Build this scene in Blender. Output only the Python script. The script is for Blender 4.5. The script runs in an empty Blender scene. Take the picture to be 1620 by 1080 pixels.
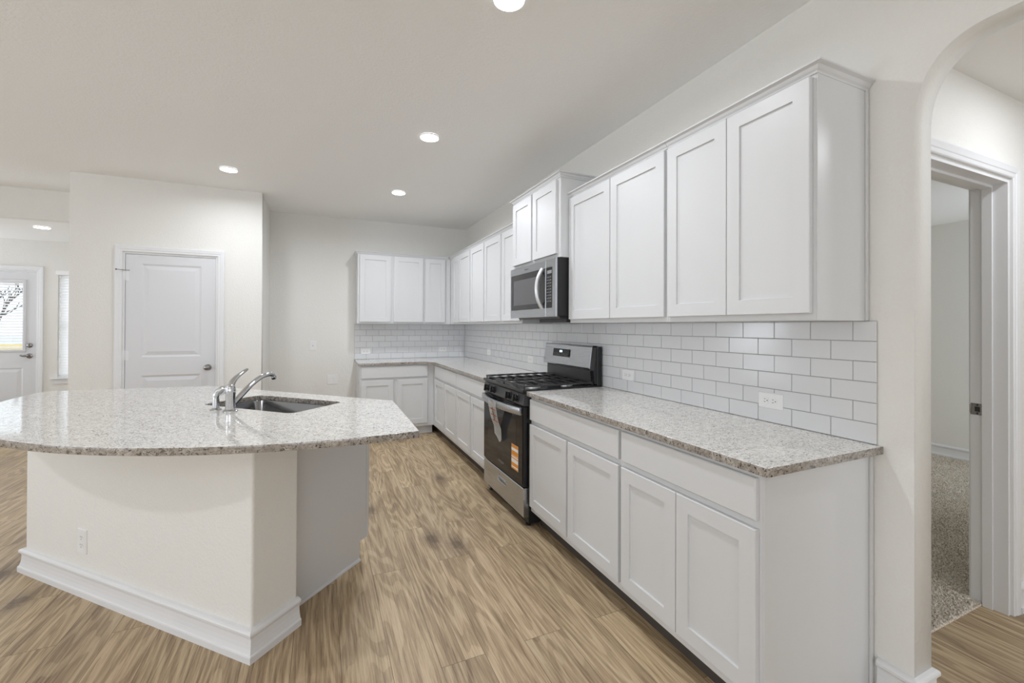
import bpy, bmesh, math, random
from mathutils import Vector, Matrix
R2 = math.sqrt(2)
PI = math.pi
rnd = random.Random(4)
scene = bpy.context.scene
COL = scene.collection

# ---------------------------------------------------------------- camera, world, light, exposure
# Kitchen frame: right wall is x=0 (room at x<0), depth is +y, floor z=0. Metres.
CX, CY, CZ = -1.8988, 0.0, 1.3502
YAW, PITCH, ROLL, FPX, SHY = 0.41721, 0.00499, 0.00384, 680.387, -26.997
cam_d = bpy.data.cameras.new('camera')
cam = bpy.data.objects.new('camera', cam_d)
COL.objects.link(cam)
cy_, sy_ = math.cos(YAW), math.sin(YAW)
fwd = Vector((sy_*math.cos(PITCH), cy_*math.cos(PITCH), math.sin(PITCH)))
rgt = Vector((cy_, -sy_, 0))
upv = rgt.cross(fwd)
r2 = math.cos(ROLL)*rgt + math.sin(ROLL)*upv
u2 = -math.sin(ROLL)*rgt + math.cos(ROLL)*upv
M = Matrix.Identity(4)
for i in range(3):
    M[i][0], M[i][1], M[i][2] = r2[i], u2[i], -fwd[i]
M[0][3], M[1][3], M[2][3] = CX, CY, CZ
cam.matrix_world = M
cam_d.sensor_fit = 'HORIZONTAL'
cam_d.sensor_width = 36.0
cam_d.lens = 36.0*FPX/1620.0
cam_d.shift_y = SHY/1620.0
cam_d.clip_start = 0.05
cam_d.clip_end = 300
scene.camera = cam

world = bpy.data.worlds.new('world')
scene.world = world
world.use_nodes = True
wn = world.node_tree.nodes
wn['Background'].inputs[0].default_value = (0.86, 0.93, 1.0, 1)
wn['Background'].inputs[1].default_value = 1.7

scene.view_settings.view_transform = 'Standard'
scene.view_settings.look = 'None'
scene.view_settings.gamma = 1
scene.view_settings.use_curve_mapping = False
scene.view_settings.exposure = 0.18
scene.cycles.use_denoising = True
scene.cycles.max_bounces = 10
scene.cycles.diffuse_bounces = 7
scene.cycles.glossy_bounces = 4
scene.cycles.transparent_max_bounces = 8
scene.cycles.sample_clamp_indirect = 6
scene.cycles.caustics_reflective = False
scene.cycles.caustics_refractive = False

CEIL, NOOK_CEIL, HALL_CEIL = 2.743, 2.44, 2.45
BACK, PANTRY, NOOK_Y, FAR = 5.957, 5.183, 6.02, 7.56
PX1, PX2 = -3.99, -2.473
LEFT, REAR = -7.6, -4.6

def area(name, loc, rot, sx, sy, power, color=(1, 1, 1), shape='RECTANGLE', spread=PI):
    l = bpy.data.lights.new(name, 'AREA')
    l.shape = shape
    l.size = sx
    if shape in ('RECTANGLE', 'ELLIPSE'):
        l.size_y = sy
    l.energy = power
    l.color = color
    l.spread = spread
    o = bpy.data.objects.new(name, l)
    COL.objects.link(o)
    o.location = loc
    o.rotation_euler = rot
    return o

# fill lamps added at the unseen rear and left great-room windows,
# tilted well upward to brighten the ceiling
DAY = (0.915, 0.97, 1.06)
PW_R, PW_L = 30.0, 88.0
TU = math.radians(50)
area('fill_rear_window', (-2.6, REAR+0.12, 1.35), (PI/2+TU, 0, 0), 3.2, 2.1, PW_R, DAY)
area('fill_rear_window', (-5.9, REAR+0.12, 1.35), (PI/2+TU, 0, 0), 2.0, 2.1, PW_R*0.55, DAY)
area('fill_left_window', (LEFT+0.12, 1.0, 1.4), (PI/2+TU*1.3, 0, -PI/2), 3.0, 1.9, PW_L, DAY)
area('fill_nook', (LEFT+0.12, 6.85, 1.3), (PI/2+TU, 0, -PI/2), 1.1, 1.5, 26, DAY)  # added fill that brightens the nook; its window is out of view
area('daylight_far_window', (-4.62, FAR+0.30, 1.36), (PI/2, 0, PI), 0.9, 1.4, 8, DAY)
area('fill_bedroom', (2.2, 5.1, 1.5), (PI/2, 0, PI), 1.6, 1.3, 10, (1.0, 0.98, 0.95))  # added fill for the bedroom; no window is built there
area('fill_hall', (1.6, REAR+0.3, 1.4), (PI/2, 0, 0), 1.2, 1.8, 40, DAY)  # added fill inside the closed rear end of the hall

CAN_POWER = 11.0
CAN_COLOR = (0.943, 0.985, 1.05)
CANS = [(-1.18, 1.665, CEIL, 0.88), (-1.18, 3.13, CEIL, 1), (-1.172, 4.565, CEIL, 1.2), (-2.66, 4.515, CEIL, 0.68),
        (-4.75, 6.5, NOOK_CEIL, 0.25), (-4.4, 0.9, CEIL, 1.3), (-3.2, -1.6, CEIL, 1), (0.85, 0.33, HALL_CEIL, 0.58)]  # last but one: unseen fill added behind the camera

# ---------------------------------------------------------------- node helpers and materials
def new_mat(name):
    m = bpy.data.materials.new(name)
    m.use_nodes = True
    nt = m.node_tree
    return m, nt, nt.nodes['Principled BSDF']

def N(nt, t, **kw):
    n = nt.nodes.new(t)
    for k, v in kw.items():
        setattr(n, k, v)
    return n

def s2l(c):
    return tuple((x/12.92 if x <= 0.04045 else ((x+0.055)/1.055)**2.4) for x in [v/255 for v in c])

def rgba(c):
    return (*s2l(c), 1)

def plain(name, c, rough=0.5, metal=0.0, spec=0.5, coat=0.0):
    m, nt, b = new_mat(name)
    b.inputs['Base Color'].default_value = rgba(c)
    b.inputs['Roughness'].default_value = rough
    b.inputs['Metallic'].default_value = metal
    b.inputs['Specular IOR Level'].default_value = spec
    b.inputs['Coat Weight'].default_value = coat
    return m

def textured_paint(name, c, rough=0.7, scale=90, strength=0.25, dist=0.002, var=0.02):
    m, nt, b = new_mat(name)
    tc = N(nt, 'ShaderNodeTexCoord')
    n = N(nt, 'ShaderNodeTexNoise')
    n.inputs['Scale'].default_value = scale
    n.inputs['Detail'].default_value = 3
    n.inputs['Roughness'].default_value = 0.55
    nt.links.new(tc.outputs['Object'], n.inputs['Vector'])
    bp = N(nt, 'ShaderNodeBump')
    bp.inputs['Strength'].default_value = strength
    bp.inputs['Distance'].default_value = dist
    nt.links.new(n.outputs['Fac'], bp.inputs['Height'])
    nt.links.new(bp.outputs['Normal'], b.inputs['Normal'])
    mx = N(nt, 'ShaderNodeMix', data_type='RGBA')
    l = s2l(c)
    mx.inputs[6].default_value = (*[x*(1-var) for x in l], 1)
    mx.inputs[7].default_value = (*[x*(1+var) for x in l], 1)
    nt.links.new(n.outputs['Fac'], mx.inputs[0])
    nt.links.new(mx.outputs[2], b.inputs['Base Color'])
    b.inputs['Roughness'].default_value = rough
    b.inputs['Specular IOR Level'].default_value = 0.3
    return m

WALL = textured_paint('wall_paint', (228, 227, 223), 0.75, 85, 0.5, 0.004)
CEILM = textured_paint('ceiling_paint', (241, 241, 240), 0.8, 80, 0.4, 0.004)
CAB = textured_paint('cabinet_white_paint', (210, 211, 212), 0.38, 25, 0.03, 0.001, 0.005)
TRIM = plain('trim_white_paint', (226, 227, 229), 0.35)
DOORM = textured_paint('door_white_paint', (216, 217, 220), 0.4, 140, 0.08, 0.001, 0.005)
TILE = plain('white_glazed_tile', (216, 217, 219), 0.12, spec=0.5)
GROUT = plain('grey_grout', (150, 149, 148), 0.9)
PLASTIC = plain('white_plastic', (232, 232, 232), 0.35)
SLOT = plain('dark_slot', (40, 40, 40), 0.6)
CHROME = plain('polished_chrome', (205, 206, 208), 0.05, 1.0)
NICKEL = plain('satin_nickel', (150, 148, 146), 0.25, 1.0)
BLACK = plain('black_enamel', (24, 24, 25), 0.2)
BLACKM = plain('black_matte_steel', (30, 30, 31), 0.5)
IRON = plain('cast_iron', (44, 44, 45), 0.35)
GLASSB = plain('black_oven_glass', (20, 20, 23), 0.07, spec=0.35)
CHAR = plain('charcoal_panel', (58, 58, 60), 0.35)
ALU = plain('burner_aluminium', (205, 205, 205), 0.35, 0.6)
PAPER = plain('paper', (232, 232, 230), 0.7)
ORANGE = plain('orange_print', (224, 146, 52), 0.6)
RUST = plain('rust_orange_print', (196, 110, 70), 0.6)
GREYTXT = plain('grey_print', (120, 120, 122), 0.5)
DARKTXT = plain('dark_print', (60, 60, 62), 0.5)
KICK_SHADE = plain('shaded_toe_kick', (72, 67, 62), 0.6)  # dark colour stands in for shade under the right-wall base cabinets
BLIND = plain('blind_slat', (240, 240, 240), 0.4)
VINYL = plain('window_vinyl', (235, 236, 238), 0.35)

def steel(name, c, axis=0, rough=0.28):
    m, nt, b = new_mat(name)
    tc = N(nt, 'ShaderNodeTexCoord')
    mp = N(nt, 'ShaderNodeMapping')
    sc = [400, 400, 400]
    sc[axis] = 4
    mp.inputs['Scale'].default_value = sc
    n = N(nt, 'ShaderNodeTexNoise')
    n.inputs['Scale'].default_value = 1
    n.inputs['Detail'].default_value = 2
    nt.links.new(tc.outputs['Object'], mp.inputs['Vector'])
    nt.links.new(mp.outputs['Vector'], n.inputs['Vector'])
    mr = N(nt, 'ShaderNodeMapRange')
    mr.inputs['To Min'].default_value = rough*0.92
    mr.inputs['To Max'].default_value = rough*1.08
    nt.links.new(n.outputs['Fac'], mr.inputs['Value'])
    nt.links.new(mr.outputs['Result'], b.inputs['Roughness'])
    b.inputs['Base Color'].default_value = rgba(c)
    b.inputs['Metallic'].default_value = 1.0
    bp = N(nt, 'ShaderNodeBump')
    bp.inputs['Strength'].default_value = 0.015
    bp.inputs['Distance'].default_value = 0.0002
    nt.links.new(n.outputs['Fac'], bp.inputs['Height'])
    nt.links.new(bp.outputs['Normal'], b.inputs['Normal'])
    return m

STEEL = steel('brushed_stainless', (190, 193, 198))
SINKM = steel('sink_stainless', (150, 152, 155), rough=0.16)

def emis(name, c, s):
    m, nt, b = new_mat(name)
    b.inputs['Base Color'].default_value = (*c, 1)
    b.inputs['Emission Color'].default_value = (*c, 1)
    b.inputs['Emission Strength'].default_value = s
    return m

LENS = emis('lamp_lens', (1.0, 0.98, 0.95), 8)
CLOCK = emis('clock_digits', (0.45, 0.7, 1.0), 2.5)

def granite(name, basecols, th, greys, fine=1.0):
    m, nt, b = new_mat(name)
    tc = N(nt, 'ShaderNodeTexCoord')
    mp = N(nt, 'ShaderNodeMapping')
    mp.inputs['Scale'].default_value = (1.0, 1.0, 1.0)
    nt.links.new(tc.outputs['Object'], mp.inputs['Vector'])
    V = mp.outputs['Vector']
    def noise(sc, det, rough=0.6, dist=0.0, vec=V):
        n = N(nt, 'ShaderNodeTexNoise')
        n.inputs['Scale'].default_value = sc
        n.inputs['Detail'].default_value = det
        n.inputs['Roughness'].default_value = rough
        n.inputs['Distortion'].default_value = dist
        nt.links.new(vec, n.inputs['Vector'])
        return n.outputs['Fac']
    def ramp(v, stops):
        r = N(nt, 'ShaderNodeValToRGB')
        e = r.color_ramp.elements
        e[0].position, e[0].color = stops[0][0], stops[0][1]
        e[1].position, e[1].color = stops[-1][0], stops[-1][1]
        for p, c in stops[1:-1]:
            x = e.new(p)
            x.color = c
        nt.links.new(v, r.inputs[0])
        return r.outputs[0]
    def mix(f, a, c):
        x = N(nt, 'ShaderNodeMix', data_type='RGBA')
        for s, v in ((0, f), (6, a), (7, c)):
            if isinstance(v, tuple):
                x.inputs[s].default_value = v
            else:
                nt.links.new(v, x.inputs[s])
        return x.outputs[2]
    base = ramp(noise(35, 4, 0.65), [(0.3, rgba(basecols[0])), (0.5, rgba(basecols[1])), (0.7, rgba(basecols[2]))])
    W = (1, 1, 1, 1)
    K = (0, 0, 0, 1)
    st0 = N(nt, 'ShaderNodeMapping')
    st0.inputs['Rotation'].default_value = (0, 0, 0.5)
    st0.inputs['Scale'].default_value = (0.55, 1.15, 1.0)
    nt.links.new(tc.outputs['Object'], st0.inputs['Vector'])
    ST = st0.outputs['Vector']
    # grey-taupe clouds of grains
    g1 = ramp(noise(150*fine, 3, 0.65, 0.3, ST), [(th[0], K), (th[0]+0.06, W)])
    c1 = mix(g1, base, rgba(greys[0]))
    g2 = ramp(noise(105*fine, 3, 0.6, 0.6, ST), [(th[1], K), (th[1]+0.05, W)])
    c2 = mix(g2, c1, rgba(greys[1]))
    # dark specks, gathered along loose streaks
    st = N(nt, 'ShaderNodeMapping')
    st.inputs['Rotation'].default_value = (0, 0, 0.5)
    st.inputs['Scale'].default_value = (1.0, 3.2, 1.0)
    nt.links.new(tc.outputs['Object'], st.inputs['Vector'])
    streak = noise(7, 2, 0.5, 0.4, st.outputs['Vector'])
    sp = noise(150*fine, 3, 0.6, 0.2)
    ad = N(nt, 'ShaderNodeMath', operation='MULTIPLY_ADD')
    nt.links.new(streak, ad.inputs[0])
    ad.inputs[1].default_value = 0.22
    nt.links.new(sp, ad.inputs[2])
    g3 = ramp(ad.outputs[0], [(th[2], K), (th[2]+0.03, W)])
    c3 = mix(g3, c2, rgba(greys[2]))
    nt.links.new(c3, b.inputs['Base Color'])
    b.inputs['Roughness'].default_value = 0.06
    b.inputs['IOR'].default_value = 1.6
    b.inputs['Specular IOR Level'].default_value = 0.6
    return m
GRANITE = granite('white_granite', [(196, 192, 186), (221, 219, 214), (234, 233, 230)], (0.56, 0.60, 0.72), [(182, 178, 172), (140, 134, 127), (82, 77, 72)])
GRANITE_EDGE = granite('white_granite_dark_edge', [(132, 125, 117), (160, 153, 144), (192, 187, 179)], (0.53, 0.57, 0.725), [(140, 132, 123), (98, 91, 84), (48, 44, 41)], 0.8)

def wood_floor():
    m, nt, b = new_mat('oak_vinyl_plank')
    L = nt.links.new
    tc = N(nt, 'ShaderNodeTexCoord')
    mp = N(nt, 'ShaderNodeMapping')
    mp.inputs['Rotation'].default_value = (0, 0, PI/2)
    L(tc.outputs['Object'], mp.inputs['Vector'])
    br = N(nt, 'ShaderNodeTexBrick')
    br.offset = 0.37
    br.offset_frequency = 2
    br.inputs['Color1'].default_value = (0, 0, 0, 1)
    br.inputs['Color2'].default_value = (1, 1, 1, 1)
    br.inputs['Mortar'].default_value = (0.5, 0.5, 0.5, 1)
    br.inputs['Scale'].default_value = 1
    br.inputs['Mortar Size'].default_value = 0.0011
    br.inputs['Mortar Smooth'].default_value = 0.3
    br.inputs['Brick Width'].default_value = 1.22
    br.inputs['Row Height'].default_value = 0.182
    L(mp.outputs['Vector'], br.inputs['Vector'])
    # every plank reads its own stretch of grain
    sx = N(nt, 'ShaderNodeSeparateXYZ')
    L(tc.outputs['Object'], sx.inputs[0])
    off = N(nt, 'ShaderNodeMath', operation='MULTIPLY')
    L(br.outputs['Color'], off.inputs[0])
    off.inputs[1].default_value = 37.0
    cx = N(nt, 'ShaderNodeCombineXYZ')
    L(sx.outputs[0], cx.inputs[0])
    L(sx.outputs[1], cx.inputs[1])
    L(off.outputs[0], cx.inputs[2])
    def mapped(s):
        q = N(nt, 'ShaderNodeMapping')
        q.inputs['Scale'].default_value = s
        L(cx.outputs[0], q.inputs['Vector'])
        return q.outputs['Vector']
    def noise(v, sc, det, ro=0.6, di=0.0):
        n = N(nt, 'ShaderNodeTexNoise')
        n.inputs['Scale'].default_value = sc
        n.inputs['Detail'].default_value = det
        n.inputs['Roughness'].default_value = ro
        n.inputs['Distortion'].default_value = di
        L(v, n.inputs['Vector'])
        return n.outputs['Fac']
    def ramp(v, stops):
        r = N(nt, 'ShaderNodeValToRGB')
        e = r.color_ramp.elements
        e[0].position, e[0].color = stops[0]
        e[1].position, e[1].color = stops[-1]
        for p, c in stops[1:-1]:
            e.new(p).color = c
        L(v, r.inputs[0])
        return r.outputs[0]
    def mix(f, a, c, bt='MIX'):
        x = N(nt, 'ShaderNodeMix', data_type='RGBA', blend_type=bt)
        for s, v in ((0, f), (6, a), (7, c)):
            if isinstance(v, (tuple, float)):
                x.inputs[s].default_value = v
            else:
                L(v, x.inputs[s])
        return x.outputs[2]
    # cathedral figure: contour lines of a slow, lengthways-stretched noise
    slow = noise(mapped((4.6, 0.6, 1)), 1.0, 2, 0.4, 0.2)
    ml = N(nt, 'ShaderNodeMath', operation='MULTIPLY')
    L(slow, ml.inputs[0])
    ml.inputs[1].default_value = 17.0
    sn = N(nt, 'ShaderNodeMath', operation='SINE')
    mm = N(nt, 'ShaderNodeMath', operation='MULTIPLY')
    L(ml.outputs[0], mm.inputs[0])
    mm.inputs[1].default_value = 6.2832/1.0
    L(mm.outputs[0], sn.inputs[0])
    fig = ramp(sn.outputs[0], [(0.0, (0.22, 0.22, 0.22, 1)), (0.16, (0.48, 0.48, 0.48, 1)), (1.0, (0.58, 0.58, 0.58, 1))])
    fine = noise(mapped((120, 4.0, 1)), 1.0, 4, 0.7, 0.3)
    broad = noise(mapped((9, 1.1, 1)), 1.0, 3, 0.55, 0.3)
    a1 = mix(0.27, fine, fig)
    a2 = mix(0.27, a1, broad)
    col = ramp(a2, [(0.34, rgba((124, 104, 80))), (0.43, rgba((159, 138, 109))), (0.52, rgba((186, 165, 133))), (0.64, rgba((208, 189, 158)))])
    tint = ramp(br.outputs['Color'], [(0.0, (0.89, 0.88, 0.91, 1)), (0.35, (0.98, 0.98, 0.98, 1)), (0.7, (1.0, 0.98, 1.0, 1)), (1.0, (1.07, 1.07, 1.06, 1))])
    col2 = mix(1.0, col, tint, 'MULTIPLY')
    # knots
    vo = N(nt, 'ShaderNodeTexVoronoi', voronoi_dimensions='2D')
    vo.inputs['Scale'].default_value = 1.0
    vo.inputs['Randomness'].default_value = 1.0
    nm = N(nt, 'ShaderNodeMapping')
    nm.inputs['Scale'].default_value = (1.75, 0.95, 1)
    L(tc.outputs['Object'], nm.inputs['Vector'])
    L(nm.outputs['Vector'], vo.inputs['Vector'])
    kn = noise(tc.outputs['Object'], 28, 3, 0.6)
    kd = N(nt, 'ShaderNodeMath', operation='MULTIPLY_ADD')
    L(kn, kd.inputs[0])
    kd.inputs[1].default_value = 0.10
    L(vo.outputs['Distance'], kd.inputs[2])
    kf = ramp(kd.outputs[0], [(0.085, (0.74, 0.74, 0.74, 1)), (0.115, (0.42, 0.42, 0.42, 1)), (0.22, (0, 0, 0, 1))])
    col3 = mix(kf, col2, rgba((84, 68, 54)))
    col4 = mix(br.outputs['Fac'], col3, rgba((96, 80, 62)))
    L(col4, b.inputs['Base Color'])
    mr = N(nt, 'ShaderNodeMapRange')
    mr.inputs['To Min'].default_value = 0.34
    mr.inputs['To Max'].default_value = 0.52
    L(fine, mr.inputs['Value'])
    L(mr.outputs['Result'], b.inputs['Roughness'])
    bp = N(nt, 'ShaderNodeBump')
    bp.inputs['Strength'].default_value = 0.15
    bp.inputs['Distance'].default_value = 0.001
    L(fine, bp.inputs['Height'])
    L(bp.outputs['Normal'], b.inputs['Normal'])
    b.inputs['Specular IOR Level'].default_value = 0.4
    return m
FLOOR = wood_floor()

def carpet_mat():
    m, nt, b = new_mat('beige_shag')
    tc = N(nt, 'ShaderNodeTexCoord')
    n = N(nt, 'ShaderNodeTexNoise')
    n.inputs['Scale'].default_value = 120
    n.inputs['Detail'].default_value = 2
    nt.links.new(tc.outputs['Object'], n.inputs['Vector'])
    r = N(nt, 'ShaderNodeValToRGB')
    e = r.color_ramp.elements
    e[0].position, e[0].color = 0.36, rgba((176, 164, 148))
    e[1].position, e[1].color = 0.6, rgba((236, 230, 220))
    nt.links.new(n.outputs['Fac'], r.inputs[0])
    nt.links.new(r.outputs[0], b.inputs['Base Color'])
    b.inputs['Roughness'].default_value = 0.95
    b.inputs['Specular IOR Level'].default_value = 0.1
    return m
CARPET = carpet_mat()

def glass_mat():
    m, nt, b = new_mat('clear_pane')
    out = nt.nodes['Material Output']
    nt.nodes.remove(b)
    t = N(nt, 'ShaderNodeBsdfTransparent')
    t.inputs[0].default_value = (0.97, 0.98, 0.98, 1)
    g = N(nt, 'ShaderNodeBsdfGlossy')
    g.inputs['Roughness'].default_value = 0.02
    mx = N(nt, 'ShaderNodeMixShader')
    mx.inputs[0].default_value = 0.05
    nt.links.new(t.outputs[0], mx.inputs[1])
    nt.links.new(g.outputs[0], mx.inputs[2])
    nt.links.new(mx.outputs[0], out.inputs[0])
    return m
GLASS = glass_mat()
LAWN = textured_paint('dry_lawn', (216, 184, 84), 0.9, 8, 0.2, 0.01, 0.15)
PATIO = textured_paint('pale_concrete', (206, 204, 200), 0.9, 6, 0.1, 0.002, 0.05)
BARK = plain('bark', (96, 88, 82), 0.9)
SIDING = plain('pale_siding', (196, 202, 210), 0.8)
ROOF = plain('grey_roof', (150, 152, 158), 0.8)

# ---------------------------------------------------------------- object helpers
def link(name, me, m=None, parent=None):
    o = bpy.data.objects.new(name, me)
    COL.objects.link(o)
    if m is not None:
        if isinstance(m, (list, tuple)):
            for q in m:
                me.materials.append(q)
        else:
            me.materials.append(m)
    if parent is not None:
        o.parent = parent
    return o

def obj(name, bm, m, parent=None, smooth=False, bevel=0.0, seg=2):
    if bevel > 0:
        bmesh.ops.bevel(bm, geom=bm.edges[:], offset=bevel, segments=seg, profile=0.5, affect='EDGES', clamp_overlap=True)
    bmesh.ops.recalc_face_normals(bm, faces=bm.faces[:])
    me = bpy.data.meshes.new(name)
    bm.to_mesh(me)
    bm.free()
    if smooth:
        for p in me.polygons:
            p.use_smooth = True
        try:
            me.set_sharp_from_angle(angle=math.radians(40))
        except Exception:
            pass
    return link(name, me, m, parent)

def empty(name, loc, rz=0.0):
    o = bpy.data.objects.new(name, None)
    COL.objects.link(o)
    o.empty_display_size = 0.1
    o.location = loc
    o.rotation_euler = (0, 0, rz)
    return o

def tag(o, label=None, cat=None, group=None, kind=None):
    if label: o['label'] = label
    if cat: o['category'] = cat
    if group: o['group'] = group
    if kind: o['kind'] = kind
    return o

def structure(o, label=None):
    o['kind'] = 'structure'
    if label: o['label'] = label
    return o

def add_box(bm, x0, x1, y0, y1, z0, z1, mi=0):
    vs = [bm.verts.new(p) for p in ((x0,y0,z0),(x1,y0,z0),(x1,y1,z0),(x0,y1,z0),(x0,y0,z1),(x1,y0,z1),(x1,y1,z1),(x0,y1,z1))]
    fs = []
    for f in ((0,3,2,1),(4,5,6,7),(0,1,5,4),(1,2,6,5),(2,3,7,6),(3,0,4,7)):
        fc = bm.faces.new([vs[i] for i in f])
        fc.material_index = mi
        fs.append(fc)
    return fs

def box(x0, x1, y0, y1, z0, z1):
    bm = bmesh.new()
    add_box(bm, x0, x1, y0, y1, z0, z1)
    return bm

def add_ring(bm, rings, closed=True, cap0=True, cap1=True, mi=0):
    """rings: list of lists of points; skin between them."""
    vr = [[bm.verts.new(p) for p in r] for r in rings]
    n = len(vr[0])
    for a, b in zip(vr, vr[1:]):
        for i in range(n if closed else n-1):
            j = (i+1) % n
            f = bm.faces.new((a[i], a[j], b[j], b[i]))
            f.material_index = mi
    if closed and cap0:
        bm.faces.new(vr[0][::-1]).material_index = mi
    if closed and cap1:
        bm.faces.new(vr[-1]).material_index = mi
    return vr

def add_lathe(bm, prof, loc=(0,0,0), axis=(0,0,1), n=24, mi=0):
    """prof: list of (r, h) along axis."""
    ax = Vector(axis).normalized()
    t = Vector((1,0,0)) if abs(ax.x) < 0.9 else Vector((0,1,0))
    u = ax.cross(t).normalized()
    v = ax.cross(u)
    L0 = Vector(loc)
    rings = []
    for r, h in prof:
        r = max(r, 1e-4)
        rings.append([L0 + ax*h + u*(r*math.cos(2*PI*k/n)) + v*(r*math.sin(2*PI*k/n)) for k in range(n)])
    add_ring(bm, rings, mi=mi)

def add_tube(bm, pts, rad, n=12, sx=1.0, mi=0):
    """tube along pts; rad scalar or list; sx flattens the section sideways."""
    P = [Vector(p) for p in pts]
    if not isinstance(rad, (list, tuple)):
        rad = [rad]*len(P)
    rings = []
    up = Vector((0, 0, 1))
    prev = None
    for i, p in enumerate(P):
        d = (P[min(i+1, len(P)-1)] - P[max(i-1, 0)]).normalized()
        if prev is None:
            a = d.cross(up)
            if a.length < 1e-3:
                a = d.cross(Vector((1, 0, 0)))
            a.normalize()
        else:
            a = (prev - d*prev.dot(d)).normalized()
        prev = a
        b = a.cross(d)
        rings.append([p + a*(rad[i]*sx*math.cos(2*PI*k/n)) + b*(rad[i]*math.sin(2*PI*k/n)) for k in range(n)])
    add_ring(bm, rings, mi=mi)

def bez(p0, p1, p2, p3, n=12):
    p0, p1, p2, p3 = map(Vector, (p0, p1, p2, p3))
    out = []
    for i in range(n+1):
        t = i/n
        out.append(p0*(1-t)**3 + p1*3*t*(1-t)**2 + p2*3*t*t*(1-t) + p3*t**3)
    return out

def poly_mesh(name, outer, holes=(), thick=0.03, bevel=0.0, mat3=None):
    """filled 2D outline with holes, extruded symmetrically by thick; mat3 maps local xyz."""
    cu = bpy.data.curves.new(name, 'CURVE')
    cu.dimensions = '2D'
    cu.fill_mode = 'BOTH'
    cu.extrude = thick/2 - bevel
    cu.bevel_depth = bevel
    cu.bevel_resolution = 2 if bevel else 0
    cu.offset = -bevel
    for loop in [outer, *holes]:
        s = cu.splines.new('POLY')
        s.points.add(len(loop)-1)
        for p, q in zip(s.points, loop):
            p.co = (q[0], q[1], 0, 1)
        s.use_cyclic_u = True
    o = bpy.data.objects.new(name, cu)
    COL.objects.link(o)
    bpy.context.view_layer.update()
    dg = bpy.context.evaluated_depsgraph_get()
    me = bpy.data.meshes.new_from_object(o.evaluated_get(dg))
    bpy.data.objects.remove(o)
    bpy.data.curves.remove(cu)
    if mat3 is not None:
        me.transform(mat3)
    bm = bmesh.new()
    bm.from_mesh(me)
    bmesh.ops.remove_doubles(bm, verts=bm.verts[:], dist=1e-5)
    bmesh.ops.recalc_face_normals(bm, faces=bm.faces[:])
    bm.to_mesh(me)
    bm.free()
    me.materials.clear()
    for p in me.polygons:
        p.material_index = 0
    return me

def add_sweep(bm, path, prof, fn, closed=False, mi=0):
    """mitred sweep. path: 2D points; prof: (out, w); fn(u, v, w) -> 3D. out is to the right of travel."""
    P = [Vector(p) for p in path]
    n = len(P)
    rings = []
    for i in range(n):
        a = P[i-1] if (i > 0 or closed) else None
        c = P[(i+1) % n] if (i < n-1 or closed) else None
        ds = []
        if a is not None: ds.append((P[i]-a).normalized())
        if c is not None: ds.append((c-P[i]).normalized())
        ns = [Vector((d.y, -d.x)) for d in ds]
        if len(ns) == 2:
            s = ns[0]+ns[1]
            mit = s/ max(1e-6, (1+ns[0].dot(ns[1])))
        else:
            mit = ns[0]
        rings.append([fn(*(P[i]+mit*o), w) for o, w in prof])
    if closed:
        rings.append(rings[0])
        add_ring(bm, rings, cap0=False, cap1=False, mi=mi)
    else:
        add_ring(bm, rings, mi=mi)

def add_slab(bm, x0, x1, z0, z1, y0, t, rects=(), steps=(), bev=0.0015, mi=0):
    """door-like slab: back at y0, front at y0-t (facing -y), with stepped recesses rects=(x0,x1,z0,z1), steps=(inset, depth)."""
    yf = y0 - t
    xs = sorted({x0+bev, x1-bev, *[r[0] for r in rects], *[r[1] for r in rects]})
    zs = sorted({z0+bev, z1-bev, *[r[2] for r in rects], *[r[3] for r in rects]})
    vd = {}
    def V(x, y, z):
        k = (round(x, 5), round(y, 5), round(z, 5))
        if k not in vd:
            vd[k] = bm.verts.new((x, y, z))
        return vd[k]
    def F(*v):
        f = bm.faces.new(v)
        f.material_index = mi
    for i in range(len(xs)-1):
        for j in range(len(zs)-1):
            cx, cz = (xs[i]+xs[i+1])/2, (zs[j]+zs[j+1])/2
            if any(r[0] < cx < r[1] and r[2] < cz < r[3] for r in rects):
                continue
            F(V(xs[i], yf, zs[j]), V(xs[i+1], yf, zs[j]), V(xs[i+1], yf, zs[j+1]), V(xs[i], yf, zs[j+1]))
    for r in rects:
        prev = None
        rx = [x for x in xs if r[0] <= x <= r[1]]
        rz = [z for z in zs if r[2] <= z <= r[3]]
        for ins, dep in [(0, 0)] + list(steps):
            a, b, c, d = r[0]+ins, r[1]-ins, r[2]+ins, r[3]-ins
            cur = [V(a, yf+dep, c), V(b, yf+dep, c), V(b, yf+dep, d), V(a, yf+dep, d)]
            if prev:
                for k in range(4):
                    F(prev[k], prev[(k+1) % 4], cur[(k+1) % 4], cur[k])
            prev = cur
        F(*prev)
    # outer bevel ring + sides + back; keep the grid vertices on the rim
    def rim(y, e):
        pts = []
        for x in xs: pts.append((x, z0, 'b'))
        return pts
    front = [(x, zs[0]) for x in xs] + [(xs[-1], z) for z in zs[1:]] + [(x, zs[-1]) for x in xs[::-1][1:]] + [(xs[0], z) for z in zs[::-1][1:-1]]
    def outp(x, z):
        return (x0 if x == xs[0] else x1 if x == xs[-1] else x, z0 if z == zs[0] else z1 if z == zs[-1] else z)
    fv = [V(x, yf, z) for x, z in front]
    ov = [V(outp(x, z)[0], yf+bev, outp(x, z)[1]) for x, z in front]
    bv = [V(outp(x, z)[0], y0, outp(x, z)[1]) for x, z in front]
    n = len(front)
    for k in range(n):
        j = (k+1) % n
        F(fv[k], ov[k], ov[j], fv[j])
        F(ov[k], bv[k], bv[j], ov[j])
    F(*bv[::-1])

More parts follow.
